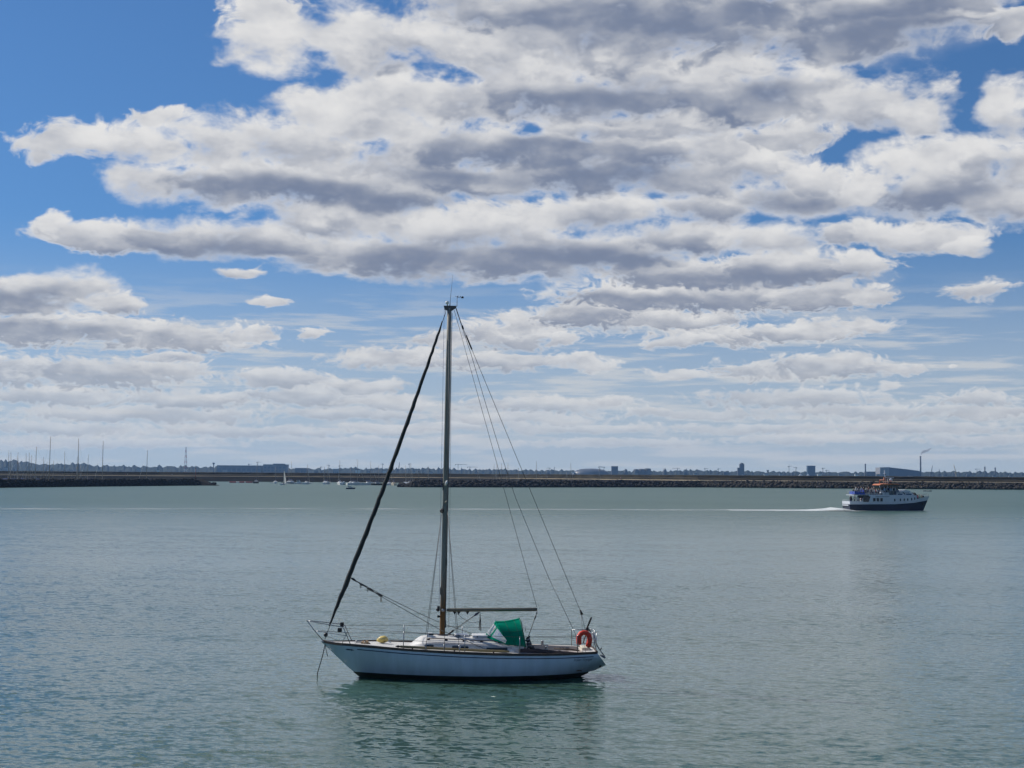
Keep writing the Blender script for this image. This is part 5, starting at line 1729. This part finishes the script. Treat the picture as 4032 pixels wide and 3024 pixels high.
# red and white floating boom
fb = empty('floating_boom', (*bearing(955, 1171), 0))
tag(fb, 'long low floating boom of red and white sections by the left mole tip', 'floating boom')
RED = mat('boom_red', (0.42, 0.05, 0.06), 0.6, var=0.2)
for i in range(14):
    u = -8.4 + i * 1.25
    MB().tube([(u - 0.6, 0, 0.5), (u - 0.5, 0, 0.52), (u + 0.5, 0, 0.52), (u + 0.6, 0, 0.5)], [0.25, 0.42, 0.42, 0.25], 10).build('float_section', WHITEP if i in (4, 5, 9) else RED, fb)
MB().box((0, 0, 0.06), (18.2, 0.9, 0.2)).build('pontoon', BH['grey'], fb)
MB().box((-9.3, 0, 0.35), (0.8, 1.0, 0.7)).build('end_buoy', BH['white'], fb, 0.15)
# two low dark rafts behind the ferry bow
for k, (px, w, lab) in enumerate(((3640, 14, 'left of two low dark rafts floating beyond the ferry bow'), (3658, 18, 'right of two low dark rafts floating beyond the ferry bow'))):
    x, y = bearing(px, 824)
    rf = empty('raft', (x, y, 0))
    tag(rf, lab, 'raft', 'rafts beyond the ferry')
    MB().box((0, 0, 0.22), (w * 0.13, 1.2, 0.44)).build('deck_block', BH['dark'], rf, 0.05)
    MB().tube([(-w * 0.06, -0.55, 0.46), (w * 0.06, -0.55, 0.46)], 0.06, 6).build('fender_rail', WHITEP, rf)


# navigation posts on the mole heads
def beacon(px, d, z0, h, colm, lab):
    x, y = bearing(px, d)
    b = empty('beacon', (x, y, z0))
    tag(b, lab, 'beacon')
    MB().tube([(0, 0, -0.6), (0, 0, h)], [0.16, 0.11], 8).build('post', colm, b)
    MB().box((0, 0, h + 0.15), (0.5, 0.5, 0.5)).build('lantern', colm, b, 0.08)
    MB().box((0, 0, 0.2), (1.2, 1.2, 0.4)).build('plinth', CORE, b)


beacon(775, 906, 3.7, 6.2, mat('beacon_red', (0.16, 0.025, 0.025), 0.6), 'slim red beacon post near the tip of the left mole')
beacon(1652, 885, 3.7, 5.2, mat('beacon_dark', (0.03, 0.035, 0.04), 0.6), 'dark beacon post near the tip of the right mole')
# walkers on the pier path
PAx = [(1420, 1362, 'white'), (1690, 1345, 'pink'), (2140, 1243, 'black'), (2148, 1240, 'navy'), (2445, 1122, 'pink'), (2555, 1087, 'black'), (2562, 1085, 'navy'), (3132, 998, 'black'), (3208, 995, 'dark green'), (500, 1359, 'red'), (508, 1359, 'white'), (684, 1362, 'white')]
r = random.Random(3)
for k, (px, d, t) in enumerate(PAx):
    x, y = bearing(px, d)
    yy = off.y + lerp_tab([(p.x + off.x, p.y) for p in P2], x) + 9.8
    person('standing', (x, yy, 4.68), r.uniform(-0.3, 0.3) + (3.14 if r.random() < .5 else 0), t, 'black', k % 3, 'distant walker in %s on the pier path, %s from the left' % (t, ORD[sorted([p[0] for p in PAx]).index(px)]), 'walkers on the pier path')

# ------------------------------------------------------------------ far shore buildings, cranes, chimneys
FD = 6330.0
SC = FD / 6057


def fx(px): return (px - 2016) * SC


def fz(px, y): return (1857.2 + 0.00637 * px - y) * SC + 7.35


CONC = mat('far_concrete', (0.085, 0.085, 0.09), 0.8, var=0.2, vscale=0.05)
PALE = mat('far_pale_cladding', (0.26, 0.26, 0.26), 0.7, var=0.1, vscale=0.03)
FGLS = mat('far_glass', (0.05, 0.08, 0.12), 0.25)
FWHT = mat('far_white', (0.6, 0.6, 0.58), 0.7)
CRM = mat('crane_steel', (0.07, 0.06, 0.055), 0.7)


def far_box(name, x0, x1, ytop, label, cat, m, depth=60, roof=None, win=None, dist=0.0, group=None):
    px = (x0 + x1) / 2
    w, h = (x1 - x0) * SC, fz(px, ytop)
    o = empty(name, (fx(px), FD + dist, 0))
    tag(o, label, cat, group)
    wl = MB().box((0, 0, h / 2), (w, depth, h)).build('wall', m, o)
    rf = MB().box((0, 0, h + 0.6), (w + 1.2, depth + 1.2, 1.2)).build('roof', roof or CONC, o)
    if win:
        nx, nz, wm, z0, z1, ww = win
        for i in range(nx):
            for k in range(nz):
                cx = -w / 2 + w * (i + 0.5) / nx
                cz = h * (z0 + (z1 - z0) * ((k + 0.5) / nz))
                MB().box((cx, -depth / 2 - 0.15, cz), (w / nx * ww, 0.4, h * (z1 - z0) / nz * 0.62)).build('window', wm, o)
    return o


HANG = mat('hangar_cladding', (0.13, 0.14, 0.155), 0.7, color2=(0.09, 0.10, 0.11), vscale=0.03)
o = far_box('hangar', 866, 1039, 1834, 'long low blue-grey hangar on the far shore, left of the boat under sail', 'hangar', HANG, 90, win=(9, 1, FGLS, 0.25, 0.8, 0.7))
MB().box((fx(898) - o.location.x, -45.5, 11), (20, 1.0, 20)).build('door', PALE, o)
for k in range(8):
    MB().box((fx(962 + k * 9) - o.location.x, -45.8, 8), (5.0, 1.0, 10)).build('glazed_bay', PALE if k % 2 else FGLS, o)
o = far_box('warehouse', 1046, 1135, 1830, 'tall blocky warehouse on the far shore right of the long hangar', 'warehouse', HANG, 80, win=(6, 2, FGLS, 0.3, 0.85, 0.6))
MB().box((fx(1103) - o.location.x, 0, fz(1103, 1828)), (38, 82, 4)).build('roof_block', CONC, o)
far_box('shed', 1168, 1212, 1844, 'small grey shed on the far shore right of the tall warehouse', 'shed', CONC, 50, win=(4, 1, FGLS, 0.3, 0.8, 0.6))
far_box('long_shed', 1316, 1340, 1847, 'low bright-roofed shed on the far shore amid the trees', 'shed', PALE, 40, FWHT, win=(3, 1, FGLS, 0.2, 0.7, 0.6))
far_box('tower_block', 2409, 2434, 1837, 'square dark tower block on the far shore right of the stadium', 'tower block', CONC, 28, win=(4, 5, FGLS, 0.2, 0.95, 0.6))
o = far_box('tower_block', 2913, 2930, 1829, 'tall narrow tower with a rounded top and lower annexe on the far shore', 'tower block', CONC, 22, win=(3, 7, FGLS, 0.2, 0.95, 0.6))
MB().box((fx(2909) - o.location.x, 0, fz(2909, 1842) / 2), (9, 18, fz(2909, 1842))).build('annexe', CONC, o)
MB().tube([(0, -8, fz(2921, 1829)), (0, 8, fz(2921, 1829))], 7, 16).build('rounded_top', CONC, o)
BLUEG = mat('far_blue_cladding', (0.015, 0.05, 0.09), 0.5, var=0.2, vscale=0.05)
far_box('office_block', 3179, 3208, 1835, 'square teal-blue office block standing alone on the far shore', 'office block', BLUEG, 30, win=(5, 6, FGLS, 0.25, 0.95, 0.6))
o = empty('incinerator', (fx(3532), FD, 0))
tag(o, 'large incinerator hall with a pale end wall and long sloping roof', 'industrial hall')
q = lambda px, y: (fx(px) - o.location.x, fz(px, y))
MB().prism([(q(3491, 1840)[0], 0), q(3491, 1840), q(3560, 1848), q(3606, 1854), (q(3612, 1858)[0], fz(3612, 1856)), (q(3612, 1858)[0], 0)], -40, 40).build('hall', mat('far_blue_grey', (0.04, 0.055, 0.08), 0.6, var=0.15, vscale=0.03), o)
MB().prism([(q(3454, 0)[0], 0), q(3456, 1841), q(3490.8, 1839.5), (q(3490.8, 0)[0], 0)], -42, 38).build('end_block', PALE, o)
MB().box((q(3425, 0)[0], 0, fz(3425, 1857) / 2), (38, 40, fz(3425, 1857))).build('low_wing', CONC, o)


def chimney(px, w, ytop, label, cm):
    c = empty('chimney', (fx(px), FD - 30, 0))
    tag(c, label, 'chimney', 'chimneys on the far shore')
    h = fz(px, ytop)
    MB().tube([(0, 0, 0), (0, 0, h)], [w * SC / 2 * 1.08, w * SC / 2], 14).build('stack', cm, c)
    MB().tube([(0, 0, h - 3), (0, 0, h + 0.6)], w * SC / 2 * 1.12, 14).build('rim', CONC, c)


chimney(3617, 6.0, 1797, 'tallest chimney, smoking, at the right end of the incinerator hall', CONC)
chimney(3401, 5.2, 1827, 'slim chimney left of the incinerator hall', CONC)
chimney(3868.5, 5.0, 1838, 'left of two short chimneys near the right edge', CONC)
chimney(3909, 5.0, 1842, 'right of two short chimneys near the right edge', CONC)
# smoke from the tallest chimney
sm = bpy.data.materials.new('chimney_smoke')
sm.use_nodes = True
sm.node_tree.nodes.clear()
t = NT(sm.node_tree)
pvs = t.n('ShaderNodeVolumePrincipled')
pvs.inputs['Color'].default_value = (0.42, 0.40, 0.44, 1)
pvs.inputs['Density'].default_value = 0.075
sm.node_tree.links.new(pvs.outputs[0], t.n('ShaderNodeOutputMaterial').inputs['Volume'])
pts, rr = [], []
for px, y, r_ in ((3617.5, 1795, 2.5), (3620, 1789, 4.0), (3624, 1783, 5.0), (3630, 1779, 6.5), (3637, 1777, 6.0), (3644, 1775, 5.5), (3650, 1771, 5.0), (3656, 1768, 3.5), (3660, 1765, 2.0)):
    pts.append((fx(px), FD - 30 + random.uniform(-2, 2), fz(px, y)))
    rr.append(r_)
so = MB().tube(pts, rr, 10).build('smoke', sm)
tag(so, kind='stuff')


def dome(name, x0, x1, ytop, label, cat, m, depth=0.5, p=2.0):
    px = (x0 + x1) / 2
    o = empty(name, (fx(px), FD, 0))
    tag(o, label, cat)
    h, rx = fz(px, ytop), (x1 - x0) * SC / 2
    rings = []
    for i in range(9):
        a = i / 8 * math.pi / 2
        rings.append([(rx * math.cos(a) ** (2 / p) * math.cos(b), rx * depth * math.cos(a) ** (2 / p) * math.sin(b), max(h * math.sin(a) ** (2 / p), 0)) for b in [2 * math.pi * k / 28 for k in range(28)]])
    MB().loft(rings, closed=True).build('shell', m, o)
    return o


o = dome('stadium', 2252, 2405, 1845, 'long low rounded stadium roof on the far shore', 'stadium', mat('stadium_shell', (0.07, 0.08, 0.10), 0.45, var=0.25, vscale=0.02), 0.6, 2.6)
MB().box((fx(2258) - o.location.x, -20, fz(2258, 1860)), (12, 10, 5)).build('bright_panel', FWHT, o)
dome('domed_hall', 2455, 2476, 1846, 'small dark dome on the far shore right of the square tower block', 'dome', CONC, 1.0)
for k, (a, b_, y) in enumerate(((2496, 2517, 1847), (2515, 2541, 1846), (2539, 2567, 1844))):
    px = (a + b_) / 2
    o = empty('storage_tank', (fx(px), FD + k * 14, 0))
    tag(o, '%s of the three round storage tanks on the far shore' % ('left', 'middle', 'right')[k], 'storage tank', 'three storage tanks')
    h, rx = fz(px, y), (b_ - a) * SC / 2
    MB().tube([(0, 0, 0), (0, 0, h - 3), (0, 0, h - 0.8), (0, 0, h)], [rx, rx, rx * 0.8, rx * 0.2], 24).build('shell', CONC, o)
    MB().tube([(rx * 1.01 * math.cos(t_), rx * 1.01 * math.sin(t_), h * 0.8) for t_ in [2 * math.pi * i / 24 for i in range(24)]], 0.5, 5, closed=True).build('ring_walk', CRM, o)
dome('silo', 2610, 2628, 1848, 'single dome-topped silo right of the storage tanks', 'silo', CONC, 1.0, 3.0)
for k, px in enumerate((3131, 3160)):
    o = empty('marquee', (fx(px), FD - 120, 0))
    tag(o, '%s of two white tents on the far shore' % ('left', 'right')[k], 'tent', 'white tents')
    h, w = fz(px, 1864 if k == 0 else 1865), (28 if k == 0 else 18) * SC
    MB().add([(-w / 2, -10, 3), (w / 2, -10, 3), (w / 2, 10, 3), (-w / 2, 10, 3), (0, 0, h)], [(0, 1, 4), (1, 2, 4), (2, 3, 4), (3, 0, 4)]).build('canopy', FWHT, o)
    MB().box((0, 0, 1.5), (w * 0.94, 18, 3)).build('side_wall', FWHT, o)
far_box('container_hut', 3208, 3223, 1868, 'small white hut right beside the teal office block', 'hut', FWHT, 12, FWHT, dist=-60)
# lattice mast
o = empty('radio_mast', (fx(735), FD, 0))
tag(o, 'tall tapering lattice radio mast on the far shore at left', 'radio mast')
h = fz(735, 1760)
rd = [(-1, -1), (1, -1), (1, 1), (-1, 1)]
hw = lambda z: 5.2 * (1 - z / h) ** 0.75 + 0.7
RW = [mat('mast_red', (0.3, 0.05, 0.04), 0.6), mat('mast_white', (0.55, 0.55, 0.55), 0.6)]
for i in range(10):
    z0, z1 = h * i / 10, h * (i + 1) / 10
    b = MB()
    for k in range(4):
        (a0, a1), (b0, b1) = rd[k], rd[(k + 1) % 4]
        b.tube([(a0 * hw(z0), a1 * hw(z0), z0), (a0 * hw(z1), a1 * hw(z1), z1)], 0.45, 5)
        b.tube([(a0 * hw(z0), a1 * hw(z0), z0), (b0 * hw(z1), b1 * hw(z1), z1)], 0.28, 4)
        b.tube([(a0 * hw(z1), a1 * hw(z1), z1), (b0 * hw(z1), b1 * hw(z1), z1)], 0.28, 4)
    b.build('lattice_section', RW[i % 2], o)
# water towers, spires
for px, y, lab in ((845, 1822, 'mushroom water tower on the far shore left of the hangar'), (3024, 1851, 'small mushroom water tower on the far shore between the two tower blocks')):
    o = empty('water_tower', (fx(px), FD, 0))
    tag(o, lab, 'water tower', 'water towers')
    h = fz(px, y)
    MB().tube([(0, 0, 0), (0, 0, h - 7)], [2.6, 2.0], 10).build('shaft', CONC, o)
    MB().tube([(0, 0, h - 8), (0, 0, h - 4), (0, 0, h)], [2.0, 5.0, 5.3], 16).build('bowl', CONC, o)
for k, (px, y) in enumerate(((627, 1829), (1820, 1838), (1728, 1837), (1668, 1841), (2704, 1843))):
    o = empty('church_spire', (fx(px), FD, 0))
    tag(o, 'church spire on the far shore, %s from the left' % ORD[sorted((627, 1820, 1728, 1668, 2704)).index(px)], 'spire', 'church spires')
    h = fz(px, y)
    MB().box((0, 0, h * 0.32), (6, 6, h * 0.64)).build('tower', CONC, o)
    MB().add([(-3.2, -3.2, h * .64), (3.2, -3.2, h * .64), (3.2, 3.2, h * .64), (-3.2, 3.2, h * .64), (0, 0, h)], [(0, 1, 4), (1, 2, 4), (2, 3, 4), (3, 0, 4), (3, 2, 1, 0)]).build('spire', CONC, o)

CR = [(994, 1828, 9, 1), (1028, 1820, 14, 1), (1274, 1839, 9, 1), (1305, 1832, 9, -1), (1347, 1834, 10, 1), (1514, 1827, 10, -1), (1618, 1827, 8, 1), (1808, 1829, 36, 1), (1854, 1839, 32, 1), (2163, 1843, 12, -1), (2360, 1838, 14, 1), (2376, 1840, 12, -1), (2663, 1844, 22, -1), (2770, 1845, 12, 1),
      (3097, 1836, 12, 1), (3124, 1841, 11, -1), (3229, 1844, 9, 1), (3243, 1852, 11, 1), (3829, 1847, 18, 1), (2822, 1846, 9, 1), (1771, 1842, 9, 1), (2614, 1846, 8, -1)]
order = sorted(c[0] for c in CR)
for px, y, jl, dr in CR:
    o = empty('tower_crane', (fx(px), FD - 60, 0))
    tag(o, 'construction tower crane on the far skyline, %s from the left' % ORD[order.index(px)], 'crane', 'tower cranes on the skyline')
    h = fz(px, y)
    MB().box((0, 0, h / 2), (1.5, 1.5, h)).build('tower', CRM, o)
    MB().prism([(-dr * 0.6, h - 1.2), (dr * jl * SC, h - 0.9), (dr * jl * SC, h), (-dr * 0.6, h + 0.3)], -0.5, 0.5).build('jib', CRM, o)
    MB().box((-dr * jl * SC * 0.16, 0, h - 0.2), (jl * SC * 0.34, 1.2, 1.0)).build('counter_jib', CRM, o)
    MB().box((-dr * jl * SC * 0.3, 0, h - 2.2), (2.4, 1.4, 3.0)).build('counterweight', CONC, o)
    MB().tube([(0, 0, h), (0, 0, h + 4.0)], [0.5, 0.2], 5).build('apex', CRM, o)
for px, y, bx_, lab, m in ((3738, 1830, 3747, 'yellow harbour crane with its jib raised, right of the smoking chimney', mat('crane_yellow', (0.4, 0.27, 0.06), 0.6)), (3656, 1833, 3650, 'grey dock crane with a raised jib close right of the smoking chimney', CRM), (1580, 1820, 1576, 'luffing crane above the far shore right of the furled sail', CRM), (2184, 1838, 2180, 'luffing crane on the far shore left of the stadium', CRM), (3681, 1847, 3684, 'small dock crane right of the grey dock crane', CRM)):
    o = empty('harbour_crane', (fx(bx_), FD - 60, 0))
    tag(o, lab, 'crane', 'harbour cranes')
    h = fz(px, y)
    zb = h * 0.42
    for sx in (-3, 3):
        MB().tube([(sx, 0, 0), (sx * 0.4, 0, zb)], 0.8, 6).build('leg', m, o)
    MB().box((0, 0, zb + 1.5), (9, 5, 5)).build('machine_house', m, o)
    MB().tube([(0, 0, zb + 2), (fx(px) - fx(bx_), 0, h)], [1.3, 0.7], 6).build('jib', m, o)
    MB().tube([(4, 0, zb + 4), (fx(px) - fx(bx_), 0, h)], 0.3, 4).build('stay', m, o)
# houses along the water's edge and in the trees
r = random.Random(17)
def NTH(k):
    n = k + 1
    if n <= 20:
        return ORD[k]
    tens = {2: 'twenty', 3: 'thirty', 4: 'forty'}[n // 10]
    return {20: 'twentieth', 30: 'thirtieth', 40: 'fortieth'}[n] if n % 10 == 0 else tens + '-' + ORD[n % 10 - 1]


HP = [(30, 1846), (46, 1840), (90, 1850), (236, 1853), (282, 1853), (300, 1852), (502, 1854), (573, 1843), (640, 1850), (1190, 1855), (1258, 1853), (1420, 1849), (1460, 1857), (1520, 1851), (1640, 1856), (1705, 1858), (1760, 1857), (1880, 1860), (1905, 1858), (2060, 1860), (2128, 1861), (2160, 1862), (2500, 1862), (2694, 1860), (2735, 1864), (2850, 1858),
      (2925, 1868), (3005, 1866), (3060, 1864), (3105, 1861), (3300, 1868), (3355, 1866), (3440, 1868), (3570, 1872), (3640, 1873), (3700, 1871), (3790, 1869), (3900, 1872), (3960, 1874), (4010, 1877)]
for k, (px, y) in enumerate(HP):
    o = empty('house', (fx(px), FD - 40 - r.uniform(0, 60), 0))
    tag(o, 'distant house on the far shore, %s from the left edge of the photo' % NTH(k), 'house', 'houses on the far shore')
    h, w = max(fz(px, y), 5), r.uniform(8, 20)
    MB().box((0, 0, (h - 2) / 2), (w, 9, h - 2)).build('wall', r.choice((FWHT, PALE, PALE, CONC)), o)
    MB().prism([(-w / 2 - .4, h - 2), (w / 2 + .4, h - 2), (w / 2 - 2, h + 1), (-w / 2 + 2, h + 1)], -5, 5).build('roof', CONC, o)

# ------------------------------------------------------------------ wake
def foam_material(name, lo, hi_, scale, strength=0.8, stretch=(0.12, 1, 1)):
    m = bpy.data.materials.new(name)
    m.use_nodes = True
    t = NT(m.node_tree)
    b = m.node_tree.nodes['Principled BSDF']
    b.inputs['Base Color'].default_value = (0.62, 0.66, 0.66, 1)
    b.inputs['Roughness'].default_value = 0.9
    co = t.n('ShaderNodeTexCoord').outputs['Object']
    n = t.noise(t.v('MULTIPLY', co, stretch), scale, 6.0, 0.65)
    uv = t.sep(t.n('ShaderNodeAttribute', attribute_name='edge').outputs['Vector'])[0]
    a = t.m('MULTIPLY', t.step(n, lo, hi_), strength)
    m.node_tree.links.new(t.m('MULTIPLY', a, uv), b.inputs['Alpha'])
    return m


def foam_strip(name, path, widths, m, z=0.012, hump=None):
    rows, e = [], []
    for i, ((x, y), w) in enumerate(zip(path, widths)):
        h = z + (hump[i] if hump else 0.0)
        rows.append([(x, y - w, z), (x, y - w * 0.4, h), (x, y + w * 0.4, h), (x, y + w, z)])
        e += [0.0, 1.0, 1.0, 0.0]
    o = MB().loft(rows).build(name, m)
    at = o.data.attributes.new('edge', 'FLOAT_VECTOR', 'POINT')
    for i, v in enumerate(e):
        at.data[i].vector = (v, v, v)
    tag(o, kind='stuff')
    return o


W1 = foam_material('wake_foam', 0.30, 0.52, 0.55, 0.95)
W2 = foam_material('old_wake_foam', 0.40, 0.66, 0.30, 0.75, (0.25, 1, 1))
pth = [(74.2, 339.8), (70, 339.2), (62, 338.2), (50, 336.5), (34, 334.5), (16, 332), (0, 330), (-30, 325), (-60, 318), (-90, 310), (-118, 302)]
fine = []
for a, b in zip(pth, pth[1:]):
    for k in range(6):
        fine.append((a[0] + (b[0] - a[0]) * k / 6, a[1] + (b[1] - a[1]) * k / 6 + random.uniform(-0.15, 0.15)))
foam_strip('wake', fine[:20], [13.0 - 0.4 * i + random.uniform(-1, 1) for i in range(20)], W1, 0.02, [0.55 * math.exp(-((i - 4) / 3.5) ** 2) for i in range(20)])
W3 = foam_material('fading_wake_foam', 0.45, 0.72, 0.16, 0.5, (0.3, 1, 1))
foam_strip('wake_trail', fine[16:40], [5.0 + 2.2 * abs(math.sin(i * 0.7)) for i in range(24)], W2)
foam_strip('fading_wake', fine[38:], [7.0 + 3.0 * abs(math.sin(i * 0.5)) for i in range(len(fine[38:]))], W3)
fy = R_(12)


def fpt(u, v): return (74.50 - math.sin(fy) * 2.3 + u * math.cos(fy) - v * math.sin(fy), 337.62 + math.cos(fy) * 2.3 + u * math.sin(fy) + v * math.cos(fy))


foam_strip('bow_wave', [fpt(u, -3.1 - 0.5 * math.sin(u)) for u in [i * 0.8 for i in range(22)]], [1.6 + 0.5 * math.sin(i * 1.3) for i in range(22)], foam_material('bow_foam', 0.30, 0.50, 0.9, 0.95, (0.4, 1, 1)), 0.02)
foam_strip('old_wake', [(-218 + i * 5.5, 596 + i * 1.0 + random.uniform(-1, 1)) for i in range(24)], [3.0 + 1.5 * math.sin(i) for i in range(24)], foam_material('faint_wake', 0.46, 0.70, 0.2, 0.5))
